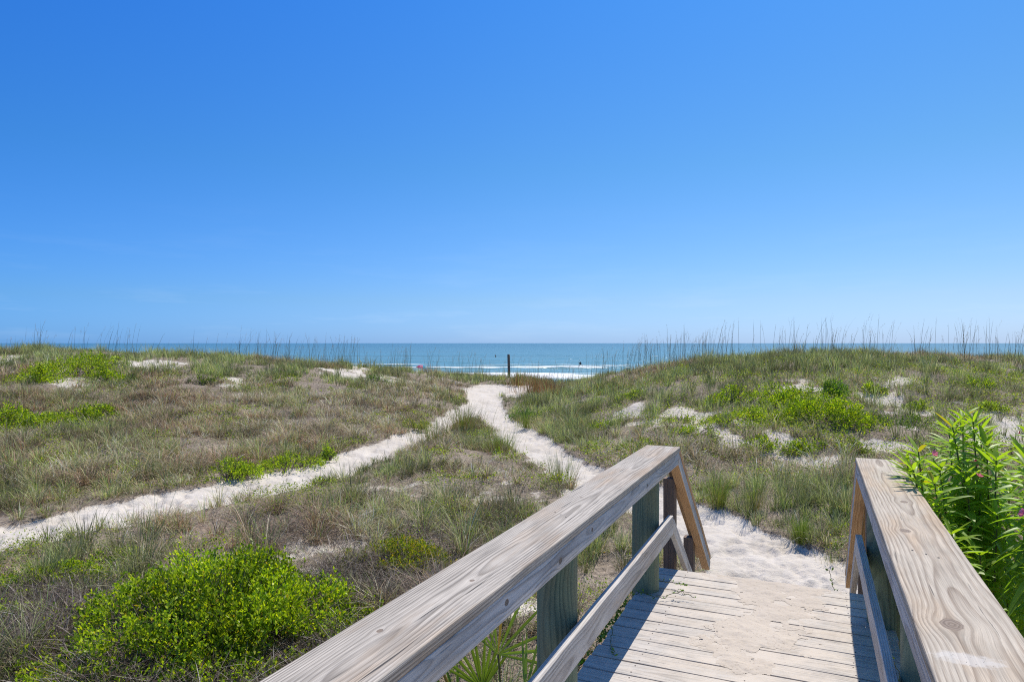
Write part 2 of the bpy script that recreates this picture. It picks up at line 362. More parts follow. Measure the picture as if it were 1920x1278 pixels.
# ---------------------------------------------------------------- wood
def mat_wood(name, early, late, tan=None, spacing=.0065, knots=(), warp=.035, fibre=.25, crack=.6, rough=.75, smear=None, dust=None, pith=.085, ringbump=1.0, ckt=.70):
    m = bpy.data.materials.new(name); m.use_nodes = True; g = G(m.node_tree); b = g.n['Principled BSDF']
    co = g.node('ShaderNodeTexCoord').outputs['Object']
    rn = g.node('ShaderNodeObjectInfo').outputs['Random']
    x, y, z = g.sep(co)
    xo = g.m('ADD', x, g.m('MULTIPLY', rn, 37.0))
    yd = y; core = None
    for (kx, ky, kr) in knots:
        dx = g.m('DIVIDE', g.m('SUBTRACT', x, kx), 1.5); dy = g.m('SUBTRACT', y, ky)
        dist = g.m('SQRT', g.m('ADD', g.m('POWER', dx, 2), g.m('POWER', dy, 2)))
        wob = g.m('MULTIPLY', g.m('SUBTRACT', g.noise(co, 45, 2), .5), kr * .5)
        dist = g.m('ADD', dist, wob)
        gg = g.m('EXPONENT', g.m('MULTIPLY', g.m('POWER', g.m('DIVIDE', dist, kr * 2.1), 2), -1))
        yd = g.m('SUBTRACT', yd, g.m('MULTIPLY', g.m('MULTIPLY', dy, gg), .85))
        cr = g.m('DIVIDE', dist, kr)
        core = cr if core is None else g.m('MINIMUM', core, cr)
    n1 = g.m('SUBTRACT', g.noise(g.xyz(g.m('MULTIPLY', xo, .75), g.m('MULTIPLY', y, 5), 3.0), 1, 3, .5), .5)
    n2 = g.m('SUBTRACT', g.noise(g.xyz(g.m('MULTIPLY', xo, .8), g.m('MULTIPLY', y, 3), 9.0), 1, 2, .5), .5)
    yy = g.m('ADD', g.m('ADD', yd, g.m('MULTIPLY', n1, warp * 1.6)), g.m('MULTIPLY', g.m('SUBTRACT', rn, .5), .07))
    zz = g.m('ADD', g.m('ADD', z, pith), g.m('MULTIPLY', n2, warp * 2.6))
    rr = g.m('SQRT', g.m('ADD', g.m('POWER', yy, 2), g.m('POWER', zz, 2)))
    ph = g.m('FRACT', g.m('DIVIDE', rr, spacing))
    late_f = g.ramp(ph, [(0, .25), (.12, 0), (.45, .08), (.82, .85), (.92, 1), (1, .25)])
    strength = g.ramp(g.noise(g.xyz(g.m('MULTIPLY', xo, 2), g.m('MULTIPLY', y, 14), g.m('MULTIPLY', z, 14)), 1, 3), [(.3, .35), (.7, 1)])
    lf = g.m('MULTIPLY', late_f, strength)
    c = g.mix(lf, early, late)
    if tan is not None:
        tn = g.noise(g.xyz(g.m('MULTIPLY', xo, 1.6), g.m('MULTIPLY', y, 11), g.m('MULTIPLY', z, 20)), 1, 4, .6)
        c = g.mix(g.ramp(tn, [(.48, 0), (.72, .75)]), c, g.mix(lf, tan, tuple(v * .62 for v in tan)))
    fb = g.noise(g.xyz(g.m('MULTIPLY', xo, 5), g.m('MULTIPLY', yd, 330), g.m('MULTIPLY', z, 330)), 1, 3, .6)
    c = g.mix(1.0, c, g.ramp(fb, [(.25, 1 - fibre), (.75, 1 + fibre * .35)]), 'MULTIPLY')
    bl = g.noise(g.xyz(g.m('MULTIPLY', xo, 3.5), g.m('MULTIPLY', y, 9), z), 1, 5, .65)
    c = g.mix(1.0, c, g.ramp(bl, [(.25, .80), (.75, 1.12)]), 'MULTIPLY')
    ck = g.noise(g.xyz(g.m('MULTIPLY', xo, 2.2), g.m('MULTIPLY', g.m('ADD', yd, g.m('MULTIPLY', n1, .03)), 75), g.m('MULTIPLY', z, 75)), 1, 2, .5)
    ckm = g.ramp(ck, [(ckt, 0), (ckt + .05, 1)])
    c = g.mix(g.m('MULTIPLY', ckm, crack), c, (.055, .05, .045))
    h = g.m('ADD', g.m('MULTIPLY', lf, .55 * ringbump), g.m('MULTIPLY', fb, .35))
    h = g.m('SUBTRACT', h, g.m('MULTIPLY', ckm, 1.3))
    if core is not None:
        kc = g.ramp(core, [(0, .55), (.2, .95), (.85, 1), (1.0, 0)])
        rg = g.ramp(g.m('FRACT', g.m('MULTIPLY', core, 3.3)), [(0, (.17, .125, .095)), (.6, (.27, .215, .17)), (1, (.12, .09, .07))])
        halo = g.ramp(core, [(.9, .45), (1.5, 0)])
        c = g.mix(halo, c, (.36, .27, .19)); c = g.mix(kc, c, rg)
        h = g.m('SUBTRACT', h, g.m('MULTIPLY', kc, .5))
    if smear is not None:
        sx, sy, sa, sb = smear
        e = g.m('ADD', g.m('POWER', g.m('DIVIDE', g.m('SUBTRACT', x, sx), sa), 2), g.m('POWER', g.m('DIVIDE', g.m('SUBTRACT', y, sy), sb), 2))
        e = g.m('ADD', e, g.m('MULTIPLY', g.m('SUBTRACT', g.noise(co, 40, 5, .7), .5), 2.4))
        sf = g.ramp(e, [(.3, .5), (1.3, 0)])
        c = g.mix(sf, c, (.62, .61, .585))
        sp = g.ramp(g.noise(g.vm('MULTIPLY', co, (60, 190, 60)), 1, 2), [(.66, 0), (.70, .8)])
        c = g.mix(g.m('MULTIPLY', sp, g.ramp(e, [(.6, 1), (1.3, 0)])), c, (.12, .11, .10))
    if dust is not None:
        dn = g.noise(g.node('ShaderNodeNewGeometry').outputs['Position'], 5.5, 5, .7)
        df = g.ramp(g.m('ADD', dn, g.m('MULTIPLY', g.m('SUBTRACT', .45, g.m('ABSOLUTE', g.m('SUBTRACT', x, .05))), .28)), [(.42, .05), (.66, .9)])
        c = g.mix(df, c, dust)
        d2 = g.noise(g.node('ShaderNodeNewGeometry').outputs['Position'], 60, 3, .7)
        c = g.mix(g.ramp(d2, [(.64, 0), (.70, .6)]), c, (.20, .16, .13))
    g.put(b.inputs['Base Color'], c)
    b.inputs['Roughness'].default_value = rough; b.inputs['Specular IOR Level'].default_value = .3
    g.put(b.inputs['Normal'], g.bump(h, .9, .0022))
    return m
def mat_plain(name, col, rough=.6, spec=.4):
    m = bpy.data.materials.new(name); m.use_nodes = True; g = G(m.node_tree); b = g.n['Principled BSDF']
    co = g.node('ShaderNodeTexCoord').outputs['Object']
    n = g.noise(co, 18, 4)
    g.put(b.inputs['Base Color'], g.mix(1.0, col, g.ramp(n, [(.3, .8), (.7, 1.1)]), 'MULTIPLY'))
    b.inputs['Roughness'].default_value = rough; b.inputs['Specular IOR Level'].default_value = spec
    return m

def board_mesh(name, L, W, T, bev=.004, warp=.0015, nails=None, seed=0, seg=None):
    """local x along the grain, y across, z through"""
    n = seg or max(2, int(L / .25))
    rs = random.Random(seed)
    bm = bmesh.new(); rings = []
    b = bev
    prof = [(-W/2 + b, -T/2), (W/2 - b, -T/2), (W/2 - b*.3, -T/2 + b*.3), (W/2, -T/2 + b), (W/2, T/2 - b), (W/2 - b*.3, T/2 - b*.3), (W/2 - b, T/2), (-W/2 + b, T/2),
            (-W/2 + b*.3, T/2 - b*.3), (-W/2, T/2 - b), (-W/2, -T/2 + b), (-W/2 + b*.3, -T/2 + b*.3)]
    for k in range(n + 1):
        x = -L/2 + L * k / n; dz = (rs.random() - .5) * warp; dy = (rs.random() - .5) * warp
        xe = x + (.0025 if k == 0 else -.0025 if k == n else 0)
        rings.append([bm.verts.new((xe, py + dy + (rs.random() - .5) * warp * .35, pz + dz)) for py, pz in prof])
    for k in range(n):
        for j in range(12): bm.faces.new((rings[k][j], rings[k+1][j], rings[k+1][(j+1) % 12], rings[k][(j+1) % 12]))
    bm.faces.new(rings[0][:]); bm.faces.new(rings[-1][::-1])
    bmesh.ops.recalc_face_normals(bm, faces=bm.faces)
    if nails:
        for (nx, ny) in nails:
            r = .0042; vs = [bm.verts.new((nx + r * math.cos(a), ny + r * math.sin(a), T/2 + .0012)) for a in [math.pi * q / 4 for q in range(8)]]
            f = bm.faces.new(vs); f.material_index = 1
    me = bpy.data.meshes.new(name); bm.to_mesh(me); bm.free(); return me
GREY = dict(early=(.50, .465, .425), late=(.245, .215, .19), tan=(.50, .36, .24))
TH = math.atan((1526 - 960) / 1280)
walk = empty("boardwalk", (0, 0, 0), -TH)
tag(walk, "weathered grey timber boardwalk with railings and steps down to the sandy path", "boardwalk")

CAPW, CAPT, CAPZ = .254, .038, CAM_Z - .78
T0, T1 = -.6, 5.21
Lc = T1 - T0; Tc = (T0 + T1) / 2
def place(o, a, t, z, rx=0, ry=0, rz=0):
    o.location = (a, t, z); o.rotation_euler = (rx, ry, rz); return o
m_capR = mat_wood("weathered_rail_wood", (.545, .48, .39), (.25, .19, .14), (.52, .37, .235), spacing=.0115, warp=.032, pith=.07, fibre=.42, crack=.8, ckt=.735,
                  knots=[(2.23 - Tc, .034, .030), (3.26 - Tc, .038, .021), (3.85 - Tc, -.020, .018), (4.55 - Tc, -.040, .017)], smear=(2.0 - Tc, .035, .045, .085))
m_capL = mat_wood("silvered_rail_wood", (.55, .50, .435), (.22, .19, .16), (.48, .35, .235), spacing=.0070, warp=.02, crack=.95, ringbump=1.6, fibre=.5, ckt=.70,
                  knots=[(3.3 - Tc, .03, .007), (2.0 - Tc, -.02, .008), (1.55 - Tc, .03, .009)])
m_faceL = mat_wood("grey_face_wood", (.66, .64, .62), (.30, .28, .27), (.56, .48, .40), spacing=.011, warp=.05, crack=.3, pith=.03,
                   knots=[(4.124 - Tc, .0, .0095), (3.0 - Tc, .012, .0105), (2.57 - Tc, -.005, .013), (2.05 - Tc, .01, .012)])
m_face = mat_wood("grey_board_wood", (.64, .61, .575), (.34, .31, .285), (.50, .40, .31), spacing=.0085, warp=.03, crack=.45)
m_deck = mat_wood("deck_board_wood", (.56, .52, .47), (.33, .30, .265), (.54, .45, .35), spacing=.007, warp=.02, crack=.6, dust=(.58, .515, .44), rough=.7)
m_new = mat_wood("fresh_pine_wood", (.60, .38, .20), (.34, .175, .075), None, spacing=.010, warp=.04, crack=.15, rough=.6, pith=.04)
m_post = mat_wood("green_treated_wood", (.20, .265, .18), (.07, .13, .095), (.27, .25, .15), spacing=.009, warp=.06, crack=.55, rough=.6, pith=.05)
m_brown = mat_wood("brown_post_wood", (.24, .17, .125), (.12, .085, .065), None, spacing=.008, warp=.02, crack=.3)
m_nail = mat_plain("rusty_nail", (.07, .05, .04), .7)

A_L, A_R = -1.048, .385            # centre lines of the two rails
for side, A, mc, mf in ((0, A_L, m_capL, m_faceL), (1, A_R, m_capR, m_face)):
    inn = 1 if side == 0 else -1
    cn = [(t_ - Tc + dx_, dy_) for t_ in (4.72, 2.93, 1.14) for dx_, dy_ in ((-.03, -.03), (.035, .045), (.0, .005))] + [(T1 - Tc - .03, -.09), (T1 - Tc - .035, .08)]
    place(mesh_obj("rail_cap", board_mesh("rail_cap", Lc, CAPW, CAPT, .006, .0022, cn, seed=side), [mc, m_nail], walk), A, Tc, CAPZ - CAPT/2, 0, 0, R(90))
    fa = A + inn * (CAPW/2 - .004 - .019)
    # board under the cap's inner edge, standing on edge: width runs vertically
    o = mesh_obj("rail_board", board_mesh("rail_board", Lc - .004, .089, .038, .004, .0018, seed=5 + side), mf, walk)
    o.matrix_local = Matrix(((0, 0, inn, fa), (1, 0, 0, Tc), (0, 1 * 1, 0, CAPZ - CAPT - .0445 - .001), (0, 0, 0, 1))) if inn == 1 else \
                     Matrix(((0, 0, -1, fa), (-1, 0, 0, Tc), (0, 1, 0, CAPZ - CAPT - .0445 - .001), (0, 0, 0, 1)))
    # middle rail
    ma = -.925 - .019 if side == 0 else .247 + .019
    Lm = 4.96 - T0
    o = mesh_obj("middle_rail", board_mesh("middle_rail", Lm, .135, .038, .004, .002, seed=9 + side), m_face, walk)
    o.matrix_local = Matrix(((0, 0, inn, ma), (inn, 0, 0, (4.96 + T0) / 2), (0, 1, 0, .399), (0, 0, 0, 1)))
    # round posts
    for t in (4.72, 2.93, 1.14):
        pa = A_L - .022 if side == 0 else A_R + .004
        bm = bmesh.new(); n = 28; lv = 30; rings = []
        rs = random.Random(int(t * 10) + side)
        zt = CAPZ - CAPT - .002
        for k in range(lv + 1):
            z = -1.75 + (zt + 1.75) * k / lv
            rings.append([bm.verts.new((z - .2, (.0925 + .0012 * math.sin(3 * q + t) + rs.uniform(-.0006, .0006)) * math.cos(2*math.pi*q/n), .0925 * math.sin(2*math.pi*q/n))) for q in range(n)])
        for k in range(lv):
            for q in range(n): bm.faces.new((rings[k][q], rings[k+1][q], rings[k+1][(q+1) % n], rings[k][(q+1) % n]))
        bm.faces.new(rings[-1])
        bmesh.ops.recalc_face_normals(bm, faces=bm.faces)
        o = bm_obj("post", bm, m_post, walk, smooth=True)
        o.matrix_local = Matrix(((0, 1, 0, pa), (0, 0, 1, t), (1, 0, 0, .2), (0, 0, 0, 1))) @ Matrix.Rotation(rs.uniform(0, 6), 4, 'X')
    # stair rail going down
    sl = math.atan(.77); dt = 6.87 - T1; Ls = dt / math.cos(sl)
    def slope_board(name, L, W, T, a, t, z, mat, flat, seed, off=0.0):
        """board descending along the stairs; (t, z) is the upper end of its centre line"""
        c, s = math.cos(sl), math.sin(sl)
        d = Vector((0, c, -s)); up = Vector((0, s, c)); r = Vector((1, 0, 0))
        o = mesh_obj(name, board_mesh(name, L, W, T, .004, .002, seed=seed), mat, walk)
        p = Vector((a, t, z)) + d * (L / 2)
        yv, zv = (r, up) if flat else (up, -r)
        xv = d if Matrix((d, yv, zv)).determinant() > 0 else -d
        M = Matrix.Identity(4)
        for q in range(3): M[q][0] = xv[q]; M[q][1] = yv[q]; M[q][2] = zv[q]; M[q][3] = p[q]
        o.matrix_local = M; return o
    c, s = math.cos(sl), math.sin(sl)
    slope_board("stair_rail_cap", Ls, .14, CAPT, A + inn * (CAPW/2 - .071), T1 + .001 - .0 + .012, CAPZ - CAPT * .5 / c + .001 - .012 * .77, m_new, True, 21 + side)
    o = slope_board("stair_rail_board", Ls + .05, .089, .072, A + inn * (CAPW/2 - .004 - .036), T1 - .035, CAPZ - (CAPT + .0445) / c + .027 - .004, [m_new, m_face], False, 23 + side)
    for p in o.data.polygons: p.material_index = 1 if abs(p.normal.z) > .8 else 0
    slope_board("stair_middle_rail", 1.55, .089, .036, ma, 4.975, .40, m_face, False, 25 + side)
    for t, zt in ((5.46, .43), (6.37, -.29)):
        zt = CAPZ - .77 * (t - T1) - CAPT / c - .045
        Lp = zt + 1.6
        o = mesh_obj("stair_post", board_mesh("stair_post", Lp, .09, .09, .005, .001, seed=31), m_brown, walk)
        o.matrix_local = Matrix(((0, 1, 0, A + inn * (CAPW/2 - .004 - .072 - .047)), (0, 0, 1, t), (1, 0, 0, zt - Lp / 2), (0, 0, 0, 1)))
    # stair stringers and skirt of the deck
    slope_board("stair_stringer", 2.1, .235, .038, A + inn * .06, 5.24, -.17, m_brown, False, 41 + side)
    o = mesh_obj("deck_joist", board_mesh("deck_joist", 5.9, .184, .038, seed=43), m_brown, walk)
    o.matrix_local = Matrix(((0, 0, inn, -.86 if side == 0 else .20), (inn, 0, 0, 2.2), (0, 1, 0, -.038 - .094), (0, 0, 0, 1)))

# steps
for k in range(6):
    t = 5.21 + .13 + k * .26; z = -.20 - k * .20
    if z < -1.28: break
    o = mesh_obj("stair_step", board_mesh("stair_step", 1.32, .26, .038, seed=50 + k), m_deck, walk); place(o, -.34, t, z)
o = mesh_obj("deck_joist", board_mesh("deck_joist", 1.5, .184, .038, seed=44), m_brown, walk)
o.matrix_local = Matrix(((1, 0, 0, -.34), (0, 0, -1, 5.16), (0, 1, 0, -.038 - .094), (0, 0, 0, 1)))
# deck boards
DL, DR = -1.115, .435
PITCH, BW = .1465, .1385
k = 0; t = T1 - BW / 2
while t > -1.0:
    rs = random.Random(100 + k)
    L = DR - DL + rs.uniform(-.015, .015)
    nails = [(sx + rs.uniform(-.006, .006), sy + rs.uniform(-.006, .006)) for sx in (-.52, .02, .54) for sy in (-.042, .042)]
    o = mesh_obj("deck_board", board_mesh("deck_board", L, BW + rs.uniform(-.0025, .001), .036, .0035, .0022, nails, seed=100 + k, seg=9), [m_deck, m_nail], walk)
    place(o, (DL + DR) / 2 + rs.uniform(-.008, .008), t, -.018 + rs.uniform(-.0015, .0012), 0, 0, R(rs.uniform(-.12, .12)))
    t -= PITCH; k += 1

# sand blown over the middle of the deck
def deck_sand():
    xs = np.arange(-.92, .22, .005); ys = np.arange(3.0, 5.3, .006)
    X, Y = np.meshgrid(xs, ys)
    c = -.37 + .08 * np.sin(Y * 1.7); w = .15 + .13 * sstep(3.9, 5.0, Y) + .05 * np.sin(Y * 5)
    m = 1 - np.abs(X - c) / w - .9 * sstep(4.25, 3.55, Y) + fbm(X * 5, Y * 5, 7, 5, .62) * 1.5
    m = np.minimum(m, 8 * (5.28 - Y))
    keep = (m > 0.02)
    Z = .0004 + .0075 * sstep(0, 1.2, m) + .004 * fbm(X * 14, Y * 14, 9, 3) * sstep(.1, .5, m)
    Z = np.where(Y > 5.215, Z - (Y - 5.215) * .6, Z)
    V = np.stack([X, Y, Z], -1).reshape(-1, 3); nr, nc = X.shape
    i = np.arange(nr - 1)[:, None] * nc; j = np.arange(nc - 1)[None, :]
    Q = np.stack([i + j, i + j + 1, i + nc + j + 1, i + nc + j], -1)
    kq = keep[:-1, :-1] & keep[:-1, 1:] & keep[1:, 1:] & keep[1:, :-1]
    Q = Q[kq]
    used = np.unique(Q); remap = -np.ones(len(V), int); remap[used] = np.arange(len(used))
    return np_mesh("sand", V[used], None, remap[Q], {'sand': np.ones(len(used)), 'wet': np.zeros(len(used))}, smooth=True)
ds = mesh_obj("sand", deck_sand(), mat_ground("dusty_sand", .5, .012, (.50, .44, .375), (.57, .51, .44))); ds.rotation_euler = (0, 0, -TH)
tag(ds, "thin drift of pale sand covering the middle of the deck boards", kind='structure')

# ---------------------------------------------------------------- vegetation
def mat_leaf(name, trans=.35, rough=.45, spec=.4, rib=None, tcol=(1.15, 1.2, .5)):
    m = bpy.data.materials.new(name); m.use_nodes = True; g = G(m.node_tree); b = g.n['Principled BSDF']
    c = g.node('ShaderNodeAttribute', attribute_name='col').outputs['Color']
    if rib is not None:
        a = g.node('ShaderNodeAttribute', attribute_name='acr').outputs['Fac']
        c = g.mix(g.ramp(g.m('ABSOLUTE', a), [(.06, .7), (.16, 0)]), c, rib)
    g.put(b.inputs['Base Color'], c); b.inputs['Roughness'].default_value = rough; b.inputs['Specular IOR Level'].default_value = spec
    tr = g.node('ShaderNodeBsdfTranslucent'); g.put(tr.inputs[0], g.mix(1.0, c, tcol, 'MULTIPLY'))
    mx = g.node('ShaderNodeMixShader'); mx.inputs[0].default_value = trans
    g.l.new(b.outputs[0], mx.inputs[1]); g.l.new(tr.outputs[0], mx.inputs[2])
    g.l.new(mx.outputs[0], g.n['Material Output'].inputs[0])
    return m
m_grass = mat_leaf("grass_blade", .30, .6, .25, tcol=(1.0, 1.0, .75))
m_leaf = mat_leaf("shrub_leaf", .45, .45, .35, tcol=(1.15, 1.25, .25))
m_twig = mat_plain("dry_twig", (.22, .18, .15), .9, .1)

def blades(root, hgt, wid, az, lean, bend, col, tipcol, lv=3):
    """ribbon blades: root (N,3); lean/bend outward distances as fractions of height"""
    N = len(root); s = np.array({3: [0, .4, .75, 1], 2: [0, .55, 1]}[lv])
    d = np.stack([np.cos(az), np.sin(az)], -1)
    side_az = az + np.pi / 2 + rng.uniform(-.9, .9, N)
    sd_ = np.stack([np.cos(side_az), np.sin(side_az)], -1)
    nl = len(s); V = np.zeros((N, (nl - 1) * 2 + 1, 3), np.float32); C = np.zeros((N, (nl - 1) * 2 + 1, 3), np.float32)
    for k, sv in enumerate(s):
        out = hgt * (lean * sv + bend * sv ** 2.2)
        up = hgt * (sv - .55 * np.clip(bend, 0, 2) * sv ** 2.6)
        p = root.copy(); p[:, :2] += d * out[:, None]; p[:, 2] += up
        cc = col * (1 - sv) + tipcol * sv
        if k < nl - 1:
            w = wid * (1 - .45 * sv) / 2
            V[:, 2*k] = p; V[:, 2*k, :2] -= sd_ * w[:, None]
            V[:, 2*k+1] = p; V[:, 2*k+1, :2] += sd_ * w[:, None]
            C[:, 2*k] = cc; C[:, 2*k+1] = cc
        else:
            V[:, -1] = p; C[:, -1] = cc
    nv = V.shape[1]; base = (np.arange(N) * nv)[:, None]
    quads = np.concatenate([base + np.array([[2*k, 2*k+1, 2*k+3, 2*k+2]]) for k in range(nl - 2)])
    q0 = 2 * (nl - 2); tris = base + np.array([[q0, q0 + 1, q0 + 2]])
    return V.reshape(-1, 3), C.reshape(-1, 3), tris, quads
class Bag:
    def __init__(s): s.V = []; s.C = []; s.T = []; s.Q = []; s.A = []; s.n = 0
    def add(s, V, C, T=None, Q=None, A=None):
        s.V.append(V); s.C.append(C); s.A.append(np.zeros(len(V)) if A is None else A)
        if T is not None and len(T): s.T.append(np.asarray(T) + s.n)
        if Q is not None and len(Q): s.Q.append(np.asarray(Q) + s.n)
        s.n += len(V)
    def mesh(s, name, smooth=False):
        return np_mesh(name, np.concatenate(s.V), np.concatenate(s.T) if s.T else None, np.concatenate(s.Q) if s.Q else None,
                       {'col': np.concatenate(s.C), 'acr': np.concatenate(s.A)}, smooth)
def jit(c, n, v=.18, h=.06):
    c = np.asarray(c, float)
    return np.clip(c[None, :] * (1 + rng.normal(0, v, (n, 1))) * (1 + rng.normal(0, h, (n, 3))), .01, .9)
def pick(cols, w, n):
    return np.asarray(cols, float)[rng.choice(len(cols), n, p=np.asarray(w) / sum(w))]

def near_walk(X, Y, m=.12):
    c, s = math.cos(TH), math.sin(TH)
    a = X * c - Y * s; t = X * s + Y * c
    return (a > DL - m) & (a < DR + m) & (t < 6.6)
def scatter(n, y0, y1, wide=1.0, spread=.80):
    """uniform over the ground wedge ahead between depths y0 and y1"""
    Y = np.sqrt(rng.uniform(y0 ** 2, y1 ** 2, n)); X = Y * rng.uniform(-spread, spread, n)
    return X, Y

GREENS = [(.22, .31, .07), (.34, .41, .13), (.08, .14, .035), (.44, .50, .21)]
DRIES = [(.62, .51, .33), (.40, .28, .185), (.20, .135, .10), (.78, .69, .50)]
GREYS = [(.30, .25, .20), (.17, .135, .105), (.50, .45, .37), (.07, .055, .045)]

bag = Bag()
def tufts(n, y0, y1, nb, hr, wid, lv, thr=.5, spread=.80):
    X, Y = scatter(n, y0, y1, spread=spread)
    pm, qm = sand_mask(X, Y)
    big = fbm(X / 5.5, Y / 5.5, 131, 3) + .5; typ = fbm(X / 4.0, Y / 4.0, 151, 3)
    px_ = 960 + 1280 * X / Y
    thin = np.where((px_ > 1120) & (Y > 13.5) & (Y < 26.5), .30, 1.0)
    thin = thin * np.where((px_ > 768) & (px_ < 802) & (Y > 35), .15, 1.0)
    keep = (pm < .35) & ~in_shrub(X, Y) & (rng.random(n) < thin) & (rng.random(n) > qm * .86) & ~near_walk(X, Y) & (rng.random(n) < np.clip(.35 + 1.1 * big + 2.2 * fbm(X / 1.3, Y / 1.3, 137, 2), .04, 1))
    X, Y, typ, big = X[keep], Y[keep], typ[keep], big[keep]
    T = len(X)
    px = 960 + 1280 * X / Y
    # browner on the lower left slope, greener on the dune tops
    dryb = np.where((px < 860) & (Y > 14) & (Y < 29), .30, 0.0) + np.where((Y > 26), -.12, 0) + np.where((px > 1000) & (Y > 16), -.12, 0)
    pdry = np.clip(.36 + typ * 1.5 + dryb * .8, .08, .82)
    cnt = rng.integers(int(nb * .5), int(nb * 1.4), T)
    H = (1 - .45 * near_path(X, Y)) * rng.uniform(*hr, T) * (1 + .7 * (rng.random(T) < .13)) * (.8 + .5 * big)
    idx = np.repeat(np.arange(T), cnt); N = len(idx)
    rad = np.abs(rng.normal(0, .07, N)) * (1 + (Y[idx] > 20) * .9); az = rng.uniform(0, 2 * np.pi, N)
    x = X[idx] + rad * np.cos(az); y = Y[idx] + rad * np.sin(az)
    z = height(x, y) - .02
    h = H[idx] * rng.uniform(.45, 1.1, N)
    isdry = rng.random(N) < pdry[idx]
    colg = pick(GREENS, [3, 3, 2, 2], N); cold = pick(DRIES, [3, 3, 3, 1.5], N)
    col = np.where(isdry[:, None], cold, colg) * np.exp(rng.normal(-.05, .38, (N, 1)))
    tone = np.exp(1.5 * fbm(X / 1.1, Y / 1.1, 181, 3) + .38 * rng.normal(0, 1, T))[idx][:, None]; mauve = (fbm(X / 1.9, Y / 1.9, 191, 3) > .08)[idx][:, None] & isdry[:, None]
    col = np.where(mauve, col * np.array([.82, .66, .70]), col); col = np.clip(col * np.clip(tone, .28, 1.9), .01, .8)
    tip = np.clip(col * .75 + np.array([.55, .48, .32]) * .33, 0, .9)
    bend = np.where(isdry, rng.uniform(.2, 1.2, N), rng.uniform(.02, .5, N))
    V, C, t_, q_ = blades(np.stack([x, y, z], -1), h, wid * rng.uniform(.6, 1.4, N), az + rng.normal(0, .5, N), rng.uniform(.02, .38, N), bend, col * .9, tip, lv)
    bag.add(V, C, t_, q_)
tufts(1750, 4.5, 14, 74, (.22, .56), .0068, 3, spread=.85)
tufts(7600, 14, 25, 40, (.24, .54), .0095, 3)
tufts(15500, 25, 47, 28, (.26, .54), .0150, 2)
# low mats of grey and brown dead stems close to the sand
def litter(n, y0, y1, wid, hr, dens=1.0, spread=.8):
    X, Y = scatter(n, y0, y1, spread=spread)
    pm, qm = sand_mask(X, Y)
    big = fbm(X / 1.3, Y / 1.3, 171, 3) + .5
    keep = (pm < .3) & (rng.random(n) > qm * .8) & ~near_walk(X, Y, .02) & (rng.random(n) < np.clip(-.55 + 2.3 * big, .02, 1))
    X, Y = X[keep], Y[keep]; N = len(X)
    z = height(X, Y) - .01 + rng.uniform(0, .05, N)
    col = pick(GREYS + DRIES[:3] + GREENS[:2], [3, 3, 1.6, 2.5, 2, 2, 1.5, 1.2, 1.2], N) * np.exp(rng.normal(0, .3, (N, 1)))
    V, C, t_, q_ = blades(np.stack([X, Y, z], -1), rng.uniform(*hr, N), wid * rng.uniform(.6, 1.3, N), rng.uniform(0, 6.3, N),
                          rng.uniform(.4, 2.6, N), rng.uniform(0, 1.0, N), np.clip(col, .02, .8), np.clip(col * 1.05, .02, .8), 3)
    bag.add(V, C, t_, q_)
litter(150000, 4.5, 14, .0052, (.04, .13), spread=.85)
litter(150000, 14, 27, .0075, (.05, .17))
litter(70000, 26, 47, .013, (.06, .18))
grass = mesh_obj("grass", bag.mesh("grass"), m_grass)
tag(grass, "green and straw coloured dune grass with dead stems over the sand", "grass", kind='stuff')

# low broad-leaved creepers between the grass
def leaf_arrays(P, D, Nn, L, W, col, fold=.25, droop=0.0):
    """4-point folded leaves: base P, direction D, normal Nn"""
    S = np.cross(D, Nn); S /= np.linalg.norm(S, axis=1, keepdims=True) + 1e-9
    up = np.cross(S, D)
    N = len(P); V = np.zeros((N, 4, 3), np.float32)
    V[:, 0] = P; V[:, 2] = P + D * L[:, None] - np.array([0, 0, 1]) * (droop * L)[:, None] if np.ndim(droop) else P + D * L[:, None]
    mid = P + D * (L * .52)[:, None]
    V[:, 1] = mid + S * (W / 2)[:, None] + up * (W * fold / 2)[:, None]
    V[:, 3] = mid - S * (W / 2)[:, None] + up * (W * fold / 2)[:, None]
    C = np.repeat(col[:, None, :], 4, 1)
    b = (np.arange(N) * 4)[:, None]
    return V.reshape(-1, 3), C.reshape(-1, 3), np.concatenate([b + np.array([[0, 1, 2]]), b + np.array([[0, 2, 3]])])
def rdir(n, up0=.2, up1=1.0):
    az = rng.uniform(0, 2 * np.pi, n); z = rng.uniform(up0, up1, n); r = np.sqrt(np.clip(1 - z * z, 0, 1))
    return np.stack([r * np.cos(az), r * np.sin(az), z], -1)
LEAFC = [(.31, .43, .03), (.46, .56, .035), (.11, .19, .015), (.58, .60, .04), (.46, .32, .06)]
cb = Bag()
def creeper(n, y0, y1, L, spread=.8):
    X, Y = scatter(n, y0, y1, spread=spread); pm, qm = sand_mask(X, Y)
    px = 960 + 1280 * X / Y
    f = fbm(X / 1.1, Y / 1.1, 201, 4, .6) + np.where((px > 1100) & (Y > 13) & (Y < 27), .20, 0) + np.where((px < 900) & (Y > 13) & (Y < 27), -.05, 0)
    keep = (pm < .25) & (f > .13) & ~near_walk(X, Y) & (rng.random(n) > qm * .75)
    X, Y = X[keep], Y[keep]; N = len(X)
    z = height(X, Y) + rng.uniform(.0, 1, N) * np.clip((f[keep] - .1) * .9, .05, .28)
    V, C, T = leaf_arrays(np.stack([X, Y, z], -1), rdir(N, .1, .95), rdir(N, .3, 1), L * rng.uniform(.6, 1.3, N), L * .5 * rng.uniform(.7, 1.2, N),
                          np.clip(pick(LEAFC, [4, 3, 3, 1, .6], N) * (1 + rng.normal(0, .18, (N, 1))) * np.array([.85, .85, 1.2]), .01, .7))
    cb.add(V, C, T)
